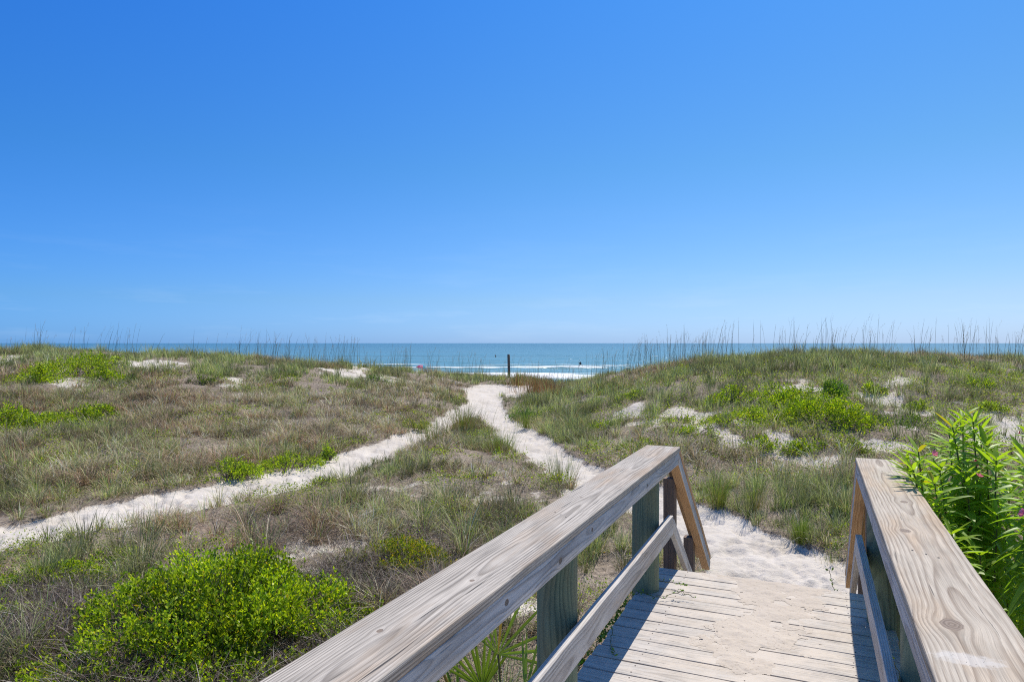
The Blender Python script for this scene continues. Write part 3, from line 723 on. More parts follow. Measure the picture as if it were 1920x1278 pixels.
creeper(110000, 4.8, 14, .036, .85)
creeper(260000, 14, 31, .052)
crp = mesh_obj("ground_cover", cb.mesh("ground_cover"), m_leaf)
tag(crp, "low bright green creeping leaves scattered between the dune grass", "ground cover", kind='stuff')

# tall sea oat stalks along the crests
ob = Bag()
def oats(n, pxr, zr, hr, seed):
    r2 = np.random.default_rng(seed)
    cl = r2.uniform(*pxr, max(3, n // 9)); px = np.where(r2.random(n) < .7, cl[r2.integers(0, len(cl), n)] + r2.normal(0, 9, n), r2.uniform(*pxr, n)); Y = r2.uniform(*zr, n); X = (px - 960) / 1280 * Y
    pm, _ = sand_mask(X, Y); k = (pm < .6) & ~((px > 772) & (px < 798)); X, Y = X[k], Y[k]; N = len(X)
    z = height(X, Y); h = r2.uniform(*hr, N)
    dark = np.array([.10, .10, .06])
    P = np.stack([X, Y, z], -1)
    V, C, t_, q_ = blades(P, h, np.full(N, .0135), r2.normal(.3, 1.1, N), r2.uniform(0, .12, N), r2.uniform(0, .26, N), np.tile(dark, (N, 1)), np.tile(dark * 1.4, (N, 1)), 3)
    ob.add(V, C, t_, q_)
    # seed head: a spindle of short hanging spikelets near the tip
    tips = V.reshape(N, -1, 3)[:, -1]; lower = V.reshape(N, -1, 3)[:, 4]
    has = r2.random(N) < .7
    for q in range(9):
        f = 1 - q * .022 - .01
        s = np.clip((f - .75) / .25, 0, 1)
        p = lower * (1 - s) + tips * s; p = p[has]; M = len(p)
        if not M: continue
        D = rdir(M, -.6, .5)
        V2, C2, T2 = leaf_arrays(p, D, rdir(M, .2, 1), r2.uniform(.03, .055, M), np.full(M, .017), np.tile(np.array([.34, .26, .14]), (M, 1)))
        ob.add(V2, C2, T2)
oats(75, (0, 480), (33, 39), (.9, 1.9), 1)
oats(270, (440, 900), (35, 43), (1.0, 2.0), 2)
oats(70, (880, 1110), (38, 46), (1.0, 1.9), 3)
oats(190, (1100, 1330), (30, 37), (1.1, 2.0), 4)
oats(210, (1320, 1920), (29, 35), (1.0, 2.2), 5)
oats(26, (1000, 1110), (24, 34), (.9, 1.5), 6)
oats(50, (-200, 0), (33, 39), (.8, 1.5), 7); oats(50, (1920, 2200), (29, 35), (.8, 1.6), 8)
oat = mesh_obj("sea_oats", ob.mesh("sea_oats"), m_grass)
tag(oat, "tall thin sea oat stalks standing along the dune crests", "sea oats", kind='stuff')

# ---------------------------------------------------------------- shrubs
def tube_arrays(paths, radii, n=5):
    """list of (k,3) point paths with (k,) radii -> verts, quads"""
    Vs, Qs, base = [], [], 0
    for P, r in zip(paths, radii):
        P = np.asarray(P, float); K = len(P)
        tg = np.gradient(P, axis=0); tg /= np.linalg.norm(tg, axis=1, keepdims=True) + 1e-9
        ref = np.array([0, 0, 1.0]) if abs(tg[0, 2]) < .9 else np.array([1.0, 0, 0])
        u = np.cross(tg, ref); u /= np.linalg.norm(u, axis=1, keepdims=True) + 1e-9; v = np.cross(tg, u)
        a = np.arange(n) * 2 * np.pi / n
        ring = P[:, None] + (u[:, None] * np.cos(a)[None, :, None] + v[:, None] * np.sin(a)[None, :, None]) * np.asarray(r)[:, None, None]
        Vs.append(ring.reshape(-1, 3))
        i = np.arange(K - 1)[:, None] * n; j = np.arange(n)[None, :]; jn = (j + 1) % n
        Qs.append((np.stack([i + j, i + jn, i + n + jn, i + n + j], -1).reshape(-1, 4)) + base); base += K * n
    return np.concatenate(Vs), np.concatenate(Qs)
def tubes(name, paths, radii, mat, parent, n=5, loc=None):
    V, Q = tube_arrays(paths, radii, n)
    if loc is not None: V = V - np.array(loc)
    return mesh_obj(name, np_mesh(name, V, None, Q, None, True), mat, parent)

def shrub(px, py, wpx, hm, nleaf, L, label, name="beach_shrub", cols=LEAFC, cw=(3.8, 3.2, 3.0, .8, .18), depth=.75, group="low bright green dune shrubs", dens_front=.5, dirt=1.0, twigs=60, straggle=.25, Zfix=None, catg="shrub", wmul=1.0, bare=.3):
    if wpx < 300 and py < 900: hm *= 1.25; nleaf = int(nleaf * 1.7); L *= 1.1
    X0, Y0 = land_at(px, py)
    W = wpx / 1280 * Y0 / 2; D = W * depth
    Y0 += D * .55; X0 = (px - 960) / 1280 * Y0
    z0 = float(height(np.array([X0]), np.array([Y0]))[0])
    root = empty(name, (X0, Y0, z0)); tag(root, label, catg, group)
    # clump centres: several overlapping mounds
    nc = max(5, int(7 * W / .8)); nc = min(nc, 26)
    ca = rng.uniform(0, 2*np.pi, nc); cr = np.sqrt(rng.uniform(0, 1, nc))
    cx = cr * np.cos(ca) * W * .78; cy = cr * np.sin(ca) * D * .78
    if wpx > 300: ca = np.arange(nc) * 2.4; cr = np.sqrt((np.arange(nc) + .5) / nc); cx = cr * np.cos(ca) * W * .80; cy = cr * np.sin(ca) * D * .78
    ch = hm * (1 - .62 * cr ** 1.5) * rng.uniform(.78, 1.10, nc); cs = (W * .50 / np.sqrt(max(nc / 7, 1))) * rng.uniform(.75, 1.3, nc)
    ns = int(nleaf / 7); which = rng.integers(0, nc, ns)
    u = rdir(ns, -.15, 1.0); rr = rng.uniform(.72, 1.06, ns)
    sx = cx[which] + u[:, 0] * cs[which] * rr; sy = cy[which] + u[:, 1] * cs[which] * rr
    gz = height(X0 + sx, Y0 + sy) - z0
    sz = gz + ch[which] * (.32 + .68 * np.clip(u[:, 2], -.4, 1) * rr)
    nb = fbm((X0 + sx) * 4.2, (Y0 + sy) * 4.2 + sz * 5, 301, 3)
    ok = (nb > (-.08 if wpx > 500 else -.2)) & (sz > gz + .02) & ~((sy < -.15 * D) & (sz - gz < hm * .42) & (rng.random(ns) < bare)); sx, sy, sz, u = sx[ok], sy[ok], sz[ok], u[ok]
    # stragglers
    q = int(len(sx) * straggle); a2 = rng.uniform(0, 6.3, q); r2 = rng.uniform(.8, 1.35, q)
    ex, ey = W * r2 * np.cos(a2), D * r2 * np.sin(a2); ez = height(X0 + ex, Y0 + ey) - z0 + rng.uniform(.02, .16, q)
    sx = np.append(sx, ex); sy = np.append(sy, ey); sz = np.append(sz, ez); u = np.vstack([u, rdir(q, .4, 1)])
    sz = sz + (rng.random(len(sz)) < .05) * rng.uniform(.02, .16, len(sz)) * hm
    P = np.stack([sx, sy, sz], -1); S = len(P)
    ax = u * .5 + np.array([0, 0, .8]) + rng.normal(0, .28, (S, 3)); ax /= np.linalg.norm(ax, axis=1, keepdims=True)
    k = 7; idx = np.repeat(np.arange(S), k); N = len(idx)
    off = rng.uniform(-2.6, .6, N)[:, None] * L * ax[idx]
    Dv = ax[idx] * rng.uniform(.3, 1.2, (N, 1)) + rdir(N, -.3, .9) * .8; Dv /= np.linalg.norm(Dv, axis=1, keepdims=True)
    bright = fbm((X0 + sx) * 4.2, (Y0 + sy) * 4.2 + sz * 4, 311, 2)[idx][:, None]
    col = np.clip(pick(cols, cw, N) * (1 + rng.normal(0, .16, (N, 1))) * (1 + .7 * bright), .008, .75)
    V, C, T = leaf_arrays(P[idx] + off + rng.normal(0, L * .25, (N, 3)), Dv, rdir(N, .1, 1), L * rng.uniform(.6, 1.25, N), L * .5 * wmul * rng.uniform(.8, 1.2, N), col)
    mesh_obj("foliage", np_mesh("foliage", V, T, None, {'col': C, 'acr': np.zeros(len(V))}), m_leaf, root)
    # branching stems, thin and bare underneath
    paths, rad = [], []
    for q in rng.choice(S, min(twigs, S), replace=False):
        e = P[q]; c = np.array([e[0] * rng.uniform(.15, .5), e[1] * rng.uniform(.15, .5), 0.0]); c[2] = float(height(np.array([X0 + c[0]]), np.array([Y0 + c[1]]))[0]) - z0 - .03
        mid = (c + e) / 2 + rng.normal(0, .06, 3) * W; mid[2] = c[2] + (e[2] - c[2]) * .6
        paths.append([c, (c + mid) / 2 + rng.normal(0, .02, 3), mid, (mid + e) / 2 + rng.normal(0, .02, 3), e + ax[q] * L]); rad.append(np.array([.008, .0065, .005, .0035, .002]) * (1 + .5 * (Y0 > 12)))
    tubes("stem", paths, rad, m_twig, root, 4)
    return root

shrub(398, 1262, 520, 1.0, 62000, .043, "large bright yellow green leafy shrub in the lower left foreground above the railing", straggle=.5, twigs=700, group=None, depth=.85, bare=.3)
shrub(85, 1110, 210, .34, 5200, .036, "small sparse green shrub at the left picture edge beside the large foreground shrub", straggle=.5, twigs=60)
shrub(772, 1088, 215, .52, 9500, .034, "yellow and orange tinged shrub between the large foreground shrub and the railing", cols=[(.22, .27, .02), (.34, .34, .03), (.12, .18, .02), (.42, .28, .05)], cw=(3, 3, 2, 1.6), twigs=160, straggle=.4)
shrub(432, 898, 120, .42, 2800, .036, "bright green shrub on the far edge of the left path, left of its neighbour")
shrub(545, 878, 110, .38, 2400, .036, "thin yellow green shrub on the far edge of the left path, right of its neighbour", straggle=.5)
shrub(612, 862, 34, .36, 700, .036, "small upright yellow green shrub right at the far edge of the left sand path")
shrub(605, 912, 44, .30, 700, .034, "small green shrub on the near edge of the left sand path")
shrub(142, 714, 200, .85, 5200, .055, "largest bright green shrub mass near the top of the left dune", depth=.9, wmul=1.3)
shrub(72, 726, 64, .62, 1700, .055, "bright green shrub at the lower left of the largest mass on the left dune", wmul=1.3)
shrub(200, 716, 70, .60, 1800, .055, "bright green shrub at the lower right of the largest mass on the left dune", wmul=1.3)
shrub(200, 692, 66, .60, 1700, .055, "bright green shrub beside the bare sand on the crest of the left dune", wmul=1.3)
shrub(8, 800, 84, .85, 2400, .050, "rounded bright green shrub cut by the left picture edge halfway down the dune", wmul=1.2)
shrub(172, 788, 90, .60, 1800, .050, "dark based yellow green shrub alone on the middle of the left slope", wmul=1.2)
shrub(90, 806, 150, .42, 2800, .050, "low spreading green shrub between two rounder shrubs on the left slope", straggle=.6, wmul=1.2)
shrub(250, 722, 50, .40, 700, .05, "small dull green shrub right of the bright mass on the left dune", cols=[(.10, .17, .03), (.16, .22, .04)], cw=(1, 1))
shrub(375, 716, 44, .40, 600, .05, "small dull green shrub below the bare sand streak on the left dune", cols=[(.10, .17, .03), (.16, .22, .04)], cw=(1, 1))
shrub(540, 704, 36, .45, 550, .05, "small dark green shrub near the crest left of the middle sand patch", cols=[(.10, .20, .03), (.16, .24, .04)], cw=(1, 1))
shrub(700, 716, 50, .40, 700, .05, "dark green shrub just below the middle sand patch of the left dune", cols=[(.10, .20, .03), (.16, .24, .04)], cw=(1, 1))
shrub(778, 803, 58, .50, 1500, .040, "straw yellow and green shrub on the bank left of the path fork", cols=[(.30, .30, .07), (.42, .38, .16), (.14, .22, .03), (.22, .28, .05)], cw=(3, 3, 2, 2))
shrub(985, 786, 60, .30, 900, .045, "dark green low shrub at the right edge of the path fork", cols=[(.09, .20, .03), (.14, .26, .04)], cw=(1, 1))
shrub(1366, 756, 84, .55, 1600, .050, "leafy green shrub leftmost in the row on the right dune face", wmul=1.2)
shrub(1450, 768, 150, .6, 4200, .050, "wide yellow green shrub left of the bare sand on the right dune face", wmul=1.2)
shrub(1560, 745, 76, .60, 2000, .050, "dark green shrub just right of the bare sand streak on the right dune face", cols=[(.09, .20, .02), (.15, .27, .03), (.24, .33, .03)], cw=(2, 2, 1), wmul=1.2)
shrub(1545, 808, 185, .72, 7000, .048, "largest rounded green shrub in the middle of the right dune face", wmul=1.2)
shrub(1632, 736, 54, .38, 1000, .050, "small yellow green shrub at the upper right of the bare sand streak", wmul=1.2)
shrub(1720, 768, 46, .36, 700, .048, "small green shrub lying on open sand left above the oleander", wmul=1.2)
shrub(1405, 802, 150, .34, 2800, .045, "low patchy green shrub left below the row on the right dune face", straggle=.6)
shrub(1690, 800, 110, .34, 1300, .045, "dark low green shrub right of the largest one on the right dune face", cols=[(.09, .18, .02), (.15, .25, .03)], cw=(1, 1), straggle=.5)
shrub(1838, 728, 56, .45, 900, .05, "yellow green shrub high on the right dune near the picture edge")
shrub(1275, 784, 50, .22, 500, .05, "tiny pale green plant on sandy ground left of the right dune shrubs", straggle=.5)

for _k, (_x, _y, _w, _l) in enumerate([(1195, 838, 60, "low green shrub just past the top end of the left railing on the dune foot"), (1300, 822, 70, "flat green shrub near the foot of the right dune, above the tall olive grass"),
        (1130, 800, 56, "small pale green shrub between the right path and the right dune"), (1425, 842, 60, "small bright shrub in dry litter below the low patchy shrub"),
        (1500, 850, 66, "low green shrub just beyond the gap between the two railings"), (1240, 872, 40, "tiny green shrub touching the left railing's upper end from behind"),
        (1600, 850, 60, "low dark shrub directly beyond the end of the right railing"), (1180, 752, 50, "small shrub high on the flank above the right path"),
        (1855, 772, 60, "small green shrub on sand between the dune top and the oleander")]):
    shrub(_x, _y, _w, .26, 900, .045, _l, straggle=.6, wmul=1.2)
for _x, _y, _w, _l in [(30, 1190, 150, "scruffy green shrub in the bottom left corner among grey twigs"), (600, 1185, 150, "low straggling green shrub between the large foreground shrub and the railing"),
        (250, 1060, 120, "low pale green plant behind the left shoulder of the large foreground shrub")]:
    shrub(_x, _y, _w, .24, 1500, .036, _l, straggle=.7, twigs=90)
# tangles of bare grey twigs lying over the litter
tb = Bag()
def tangle(px, py, wpx, n, hgt):
    X0, Y0 = land_at(px, py); W = wpx / 2560 * Y0
    a = rng.uniform(0, 6.3, n); r = np.sqrt(rng.random(n)) * W; x = X0 + r * np.cos(a); y = Y0 + r * np.sin(a) * .8
    z = height(x, y) + rng.uniform(0, hgt, n)
    c = np.clip(pick([(.26, .215, .18), (.14, .105, .085), (.48, .43, .38), (.06, .045, .035)], [3, 3, 1.2, 3.5], n) * (1 + rng.normal(0, .15, (n, 1))), .02, .8)
    V, C, T, Q = blades(np.stack([x, y, z], -1), rng.uniform(.08, .26, n), .0055 * rng.uniform(.5, 1.4, n), rng.uniform(0, 6.3, n), rng.uniform(.5, 2.2, n), rng.uniform(-.6, .9, n), c, c, 3)
    tb.add(V, C, T, Q)
tangle(120, 1210, 330, 5200, .10); tangle(420, 1268, 560, 8000, .16); tangle(740, 1110, 330, 5200, .14); tangle(60, 1130, 260, 2500, .08); tangle(900, 1010, 300, 2500, .08); tangle(620, 1010, 300, 2000, .06)
twg = mesh_obj("twig_litter", tb.mesh("twig_litter"), m_grass); tag(twg, "grey and brown dry twigs tangled over the foreground sand", "dry twigs", kind='stuff')

# separate upright grass clumps at the sand's edge by the steps
def clump(px, py, H, n, cols, label, w=.12, wid=.004):
    X0, Y0 = land_at(px, py); z0 = float(height(np.array([X0]), np.array([Y0]))[0])
    az = rng.uniform(0, 6.3, n); r = np.abs(rng.normal(0, w, n))
    P = np.stack([r * np.cos(az), r * np.sin(az), np.full(n, -.03)], -1)
    c = pick(cols, [1] * len(cols), n) * (1 + rng.normal(0, .15, (n, 1)))
    V, C, T, Q = blades(P, H * rng.uniform(.45, 1.05, n), wid * rng.uniform(.6, 1.3, n), az, rng.uniform(.02, .30, n), rng.uniform(0, .35, n), np.clip(c * np.array([1.2, .9, .7]), .01, .8), np.clip(c * 1.1, .01, .8), 3)
    o = mesh_obj("grass_clump", np_mesh("grass_clump", V, T, Q, {'col': C, 'acr': np.zeros(len(V))}), m_grass)
    o.location = (X0, Y0, z0); return tag(o, label, "grass clump", "upright grass clumps round the path")
GC = [(.18, .30, .05), (.25, .34, .07), (.13, .22, .04)]
clump(1503, 1014, .50, 420, GC, "dense bright green grass clump standing alone on the sand's edge beyond the steps", .075)
clump(1348, 950, .80, 420, GC + [(.30, .24, .12)], "tall olive grass clump just right of the left stair rail", .13)
clump(1412, 958, .75, 260, GC + [(.32, .26, .14)], "second tall grass clump between the stair rails, set back from the sand", .14)
clump(1560, 1050, .22, 120, [(.16, .28, .07), (.30, .30, .14)], "short wispy green tuft on the sand near the right stair rail", .12, .003)
clump(868, 808, 1.15, 420, GC + [(.28, .24, .13), (.28, .24, .13)], "tall shaggy grass clump at the point between the two forking paths", .42, .008)
clump(815, 830, 1.0, 300, GC + [(.28, .22, .13), (.34, .27, .17)], "brownish grass clump on the left path's near edge just below the fork", .45, .008)
clump(935, 850, .85, 260, GC + [(.28, .24, .13)], "green grass clump on the near edge of the right path below the fork", .30, .007)
clump(985, 800, .8, 220, GC, "dark green grass clump at the inner right bend of the path", .30, .008)
REDS = [(.26, .15, .08), (.34, .22, .12), (.20, .12, .08), (.16, .17, .06)]
clump(1008, 736, 1.25, 500, REDS, "reddish brown tall grass clump on the crest right of the wooden post", .75, .014)
clump(972, 722, 1.0, 300, REDS + GC, "brown grass clump at the foot of the wooden post", .55, .014)
clump(1035, 742, 1.0, 300, REDS, "rust coloured grass clump at the low gap in the crest", .6, .014)
clump(1050, 905, .75, 260, GC + [(.28, .24, .13)], "reedy grass clump close to the upper end of the left railing", .25, .006)

# ---------------------------------------------------------------- oleander
m_ole = mat_leaf("oleander_leaf", .50, .42, .38, rib=(.32, .44, .13), tcol=(1.3, 1.3, .3))
m_petal = mat_leaf("pink_petal", .35, .5, .3, tcol=(1, 1, 1))
m_olestem = mat_plain("oleander_stem", (.14, .15, .07), .7, .2)
def long_leaves(P, D, up, L, W, col, droop, seg=6):
    """lance shaped leaves with a fold along the rib"""
    N = len(P); S = np.cross(D, up); S /= np.linalg.norm(S, axis=1, keepdims=True) + 1e-9; U = np.cross(S, D)
    V = np.zeros((N, seg + 1, 3, 3), np.float32); A = np.zeros((N, seg + 1, 3), np.float32)
    for k in range(seg + 1):
        s = k / seg
        w = W * (np.sin(np.pi * min(1, .06 + s * .94) ** .85) ** .8 if 0 < k < seg else .03)
        c = P + D * (L * s)[:, None] + np.array([0, 0, -1.0]) * (droop * L * s * s)[:, None]
        V[:, k, 1] = c - U * (w * .12)[:, None]
        V[:, k, 0] = c + S * (w / 2)[:, None] + U * (w * .10)[:, None]; V[:, k, 2] = c - S * (w / 2)[:, None] + U * (w * .10)[:, None]
        A[:, k, 0] = -1; A[:, k, 2] = 1
    b = (np.arange(N) * (seg + 1) * 3)[:, None, None]
    k = (np.arange(seg) * 3)[None, :, None]
    q = np.concatenate([b + k + np.array([[[0, 1, 4, 3]]]), b + k + np.array([[[1, 2, 5, 4]]])], 1).reshape(-1, 4)
    C = np.repeat(col, (seg + 1) * 3, 0)
    return V.reshape(-1, 3), C, q, A.ravel()
def oleander(base, tips, flowers, label):
    base = np.array(base, float)
    root = empty("oleander_shrub", base); tag(root, label, "shrub", "pink flowering oleanders by the right railing")
    b = Bag(); paths, rad = [], []
    for (tx, ty, tz, nl, dens) in tips:
        tip = np.array([tx, ty, tz]) - base
        foot = np.array([tip[0] * .25 + rng.uniform(-.1, .1), tip[1] * .25 + rng.uniform(-.1, .1), -.05])
        c1 = foot * .4 + tip * .6; c1[:2] = foot[:2] + (tip[:2] - foot[:2]) * .35 + rng.normal(0, .03, 2)
        s = np.linspace(0, 1, 14)[:, None]
        path = (1 - s) ** 2 * foot + 2 * s * (1 - s) * c1 + s * s * tip
        paths.append(path); rad.append(np.linspace(.011, .0035, 14))
        axis = path[-1] - path[-4]; axis /= np.linalg.norm(axis)
        seglen = np.linalg.norm(np.diff(path, axis=0), axis=1); cum = np.concatenate([[0], np.cumsum(seglen)]); tot = cum[-1]
        for w in range(int(nl * 1.5)):
            dist_ = w * dens * 1.12 + .004
            if dist_ > tot * .8: break
            p = np.array([np.interp(tot - dist_, cum, path[:, q]) for q in range(3)])
            ang = w * 1.05 + rng.uniform(-.2, .2)
            up_ = max(.86 - w * .09, -.35) + rng.uniform(-.15, .15)
            for q in range(3 if w else 4):
                a = ang + q * 2 * np.pi / (3 if w else 4) + rng.uniform(-.2, .2)
                d = np.array([np.cos(a), np.sin(a), 0]) * math.cos(min(up_, 1.2)) + axis * math.sin(min(up_, 1.2)) * 1.0
                d /= np.linalg.norm(d)
                L = (.14 + .05 * min(w / 4, 1)) * rng.uniform(.85, 1.2)
                young = max(0, 1 - w / 8)
                col = np.array([.24, .42, .05]) * (1 - young) + np.array([.30, .45, .045]) * young
                col = col * rng.uniform(.8, 1.25)
                if rng.random() < .03: col = np.array([.42, .36, .04])
                V, C, Q, A = long_leaves(p[None], d[None], np.array([[0, 0, 1.0]]) + rng.normal(0, .15, (1, 3)), np.array([L]), np.array([L * rng.uniform(.135, .175)]), col[None], rng.uniform(.05, .30) + .03 * w)
                b.add(V, C, None, Q, A)
    mesh_obj("foliage", b.mesh("foliage", True), m_ole, root)
    tubes("stem", paths, rad, m_olestem, root, 7)
    for (fx, fy, fz, n, red) in flowers:
        for k in range(n):
            fb = Bag()
            c = np.array([fx, fy, fz]) - base + (rng.normal(0, .018, 3) if n > 1 else 0)
            ax = rdir(1, .1, .9)[0]; s1 = np.cross(ax, [.3, .5, .8]); s1 /= np.linalg.norm(s1); s2 = np.cross(ax, s1)
            for q in range(5):
                a = q * 2 * np.pi / 5; d = s1 * math.cos(a) + s2 * math.sin(a)
                d = d * .85 + ax * .5; d /= np.linalg.norm(d)
                cc = np.array([.85, .26, .38]) if not red else np.array([.45, .03, .06]); L = .023 if not red else .011
                V, C, T = leaf_arrays(c[None], d[None], ax[None], np.array([L]), np.array([L * .95]), (cc * rng.uniform(.8, 1.3))[None], fold=.1)
                fb.add(V, C, T)
            o = mesh_obj("flower", fb.mesh("flower"), m_petal, root)
    return root
def at(px, py, Z): return ((px - 960) / 1280 * Z, Z, CAM_Z - (py - 643) / 1280 * Z)
def tipl(lst): return [(*at(px, py, Z), n, d) for px, py, Z, n, d in lst]
oleander(at(1835, 1420, 4.0)[:2] + (-1.30,), tipl([
    (1805, 784, 4.05, 14, .030), (1825, 790, 3.9, 12, .03), (1786, 800, 3.9, 12, .03), (1850, 835, 3.8, 12, .03), (1700, 868, 4.0, 9, .03), (1780, 812, 4.25, 11, .030), (1838, 806, 4.2, 10, .030), (1722, 846, 3.9, 12, .032), (1712, 880, 3.7, 10, .03), (1762, 880, 3.75, 12, .030), (1745, 950, 3.5, 10, .03), (1785, 1000, 3.3, 10, .03), (1752, 905, 3.55, 9, .030),
    (1812, 888, 3.7, 13, .030), (1868, 862, 3.6, 15, .030), (1838, 925, 3.8, 11, .032), (1798, 950, 3.9, 13, .034), (1896, 900, 3.9, 12, .034), (1870, 965, 3.5, 11, .034),
    (1838, 1040, 3.4, 8, .034), (1930, 1000, 3.6, 9, .034), (1722, 905, 4.3, 8, .032), (1890, 1130, 3.5, 6, .034)]),
    [(*at(1751, 850, 3.8), 1, False), (*at(1836, 893, 3.6), 1, False), (*at(1832, 875, 3.65), 2, True), (*at(1729, 881, 3.8), 1, True)],
    "pink flowering oleander with long green leaves leaning over the right railing")
oleander(at(1990, 1500, 3.3)[:2] + (-1.30,), tipl([
    (1962, 782, 3.4, 14, .030), (1945, 822, 3.3, 14, .030), (1925, 862, 3.1, 12, .030), (1985, 800, 3.2, 12, .03), (1960, 905, 3.2, 12, .03), (1965, 960, 3.1, 12, .032), (1950, 1080, 3.1, 12, .034), (2010, 860, 3.3, 14, .03), (2050, 780, 3.4, 14, .03)]),
    [(*at(1914, 957, 3.0), 2, False), (*at(1912, 815, 3.2), 2, True)],
    "oleander with tips just reaching in at the right picture edge")
# bright low shrub filling the ground under the oleander
shrub(1890, 1420, 460, .95, 15000, .034, "low yellow green shrub growing under the oleander beside the right railing", depth=1.6, twigs=140, group=None, straggle=.3)
shrub(1900, 1190, 270, .95, 9000, .036, "yellow green undergrowth shrub behind the oleander", depth=1.0, twigs=80, group=None, straggle=.3)

# ---------------------------------------------------------------- saw palmetto under the left railing
m_palm = mat_leaf("palm_leaf", .28, .45, .45, rib=(.26, .33, .05), tcol=(1.3, 1.2, .3))
X0, Y0, _ = at(935, 1228, 4.5)
pal = empty("palmetto", (X0 + .05, Y0 + .1, -1.31)); tag(pal, "small spiky palmetto with yellow green fan leaves under the left railing", "palm")
def fan(cx, cy, cz, ax, nrm, n, L, span, yellow):
    """one fan leaf: centre, main axis, plane normal"""
    b = Bag(); ax = np.array(ax, float); ax /= np.linalg.norm(ax); nrm = np.array(nrm, float); nrm -= ax * (nrm @ ax); nrm /= np.linalg.norm(nrm); sdv = np.cross(ax, nrm)
    c = np.array([cx, cy, cz])
    for k in range(n):
        a = (k / (n - 1) - .5) * span + rng.normal(0, .04)
        d = ax * math.cos(a) + sdv * math.sin(a) + nrm * rng.normal(0, .07); d /= np.linalg.norm(d)
        l = L * (1 - .18 * abs(a) / (span / 2)) * rng.uniform(.9, 1.08)
        col = np.array([.17, .29, .035]) * rng.uniform(.75, 1.25)
        if rng.random() < yellow * .6: col = np.array([.30, .20, .045]) * rng.uniform(.7, 1.2)
        V, C, Q, A = long_leaves(c[None] - np.array(pal.location), d[None], nrm[None], np.array([l]), np.array([.021]), col[None], rng.uniform(0, .06), 7)
        b.add(V, C, None, Q, A)
    f = mesh_obj("frond", b.mesh("frond"), m_palm, pal)
    p0 = np.array([0, 0, .0]); p1 = c - np.array(pal.location); m = (p0 + p1) / 2 + np.array([0, 0, .12])
    s = np.linspace(0, 1, 8)[:, None]
    tubes("leaf_stalk", [(1 - s) ** 2 * p0 + 2 * s * (1 - s) * m + s * s * p1], [np.linspace(.009, .006, 8)], m_olestem, f, 6)
fan(*at(934, 1226, 4.5), (.25, -.05, .95), (-.5, -.85, .1), 10, .64, 2.7, .3)
fan(*at(905, 1290, 4.6), (-.15, -.1, .95), (.2, -.95, .1), 11, .50, 1.6, .05)
fan(*at(985, 1300, 4.2), (.55, -.2, .55), (-.2, -.7, .6), 12, .46, 2.2, .15)
fan(*at(860, 1330, 4.5), (-.7, -.1, .5), (.2, -.8, .5), 10, .40, 2.0, .25)
fan(*at(945, 1390, 4.9), (.1, .8, .5), (0, -.5, .85), 10, .45, 2.2, .15)

# ---------------------------------------------------------------- creepers on the timber
def creeper_vine(root, name, pts, leafn, label, L=.022, col=(.16, .28, .03)):
    base = np.array(pts[0]); e = empty(name, base); tag(e, label, "vine", "thin green vines creeping over the timber")
    P = np.array(pts) - base; t = np.linspace(0, len(P) - 1, 6 * len(P)); path = np.stack([np.interp(t, np.arange(len(P)), P[:, q]) for q in range(3)], -1)
    path[1:-1] += rng.normal(0, .006, (len(path) - 2, 3))
    tubes("stem", [path], [np.full(len(path), .0022)], m_olestem, e, 5)
    k = rng.integers(0, len(path), leafn)
    V, C, T = leaf_arrays(path[k] + rng.normal(0, .004, (leafn, 3)), rdir(leafn, .0, .9), rdir(leafn, .3, 1), L * rng.uniform(.6, 1.3, leafn), L * .55 * rng.uniform(.8, 1.2, leafn), np.clip(np.array(col) * (1 + rng.normal(0, .25, (leafn, 1))), .01, .6))
    mesh_obj("foliage", np_mesh("foliage", V, T, None, {'col': C, 'acr': np.zeros(len(V))}), m_leaf, e)
def wk(a, t, z):
    c, s = math.cos(TH), math.sin(TH); return (a * c + t * s, -a * s + t * c, z)
creeper_vine(None, "creeping_vine", [wk(-1.14, 4.60, -.02), wk(-1.05, 4.55, .03), wk(-.93, 4.52, .02), wk(-.82, 4.62, .05), wk(-.72, 4.60, .03)], 26, "small vine with tiny leaves trailing onto the deck beside the far left post")
creeper_vine(None, "creeping_vine", [wk(-1.13, 4.70, -.02), wk(-1.0, 4.78, .05), wk(-.88, 4.82, .03), wk(-.80, 4.74, .06)], 18, "curling vine tendril behind the far left post on the deck")
creeper_vine(None, "creeping_vine", [wk(-1.14, 4.2, -.06), wk(-1.09, 3.95, .015), wk(-1.04, 3.7, .01), wk(-.98, 3.6, .02)], 16, "short vine lying in the shaded left edge of the deck")
creeper_vine(None, "creeping_vine", [wk(.42, 3.9, -.1), wk(.37, 3.85, .12), wk(.33, 3.75, .20), wk(.30, 3.72, .18)], 16, "bright vine sprig climbing between the two right posts", col=(.25, .33, .03))
for k, (t0, t1) in enumerate(((2.5, 3.3), (3.3, 4.1), (4.0, 4.6))):
    tt = np.linspace(t0, t1, 8)
    creeper_vine(None, "creeping_vine", [wk(-1.17 + rng.uniform(-.02, .02), float(q), -.05 + rng.uniform(-.03, .02)) for q in tt], 110,
                 ("leafy vine along the left deck edge nearest the camera", "leafy vine along the left deck edge between the two posts", "leafy vine along the left deck edge just before the far post")[k], L=.028)
x_, y_, z_ = at(1567, 1105, 6.6)
sx, sy = land_at(1590, 1080)
creeper_vine(None, "creeping_vine", [wk(.16, 5.4, -.6), wk(.15, 5.42, -.3), wk(.14, 5.38, -.08), wk(.12, 5.36, .02), wk(.09, 5.36, .10)], 14, "spindly seedling rising beside the right stair rail", L=.03)

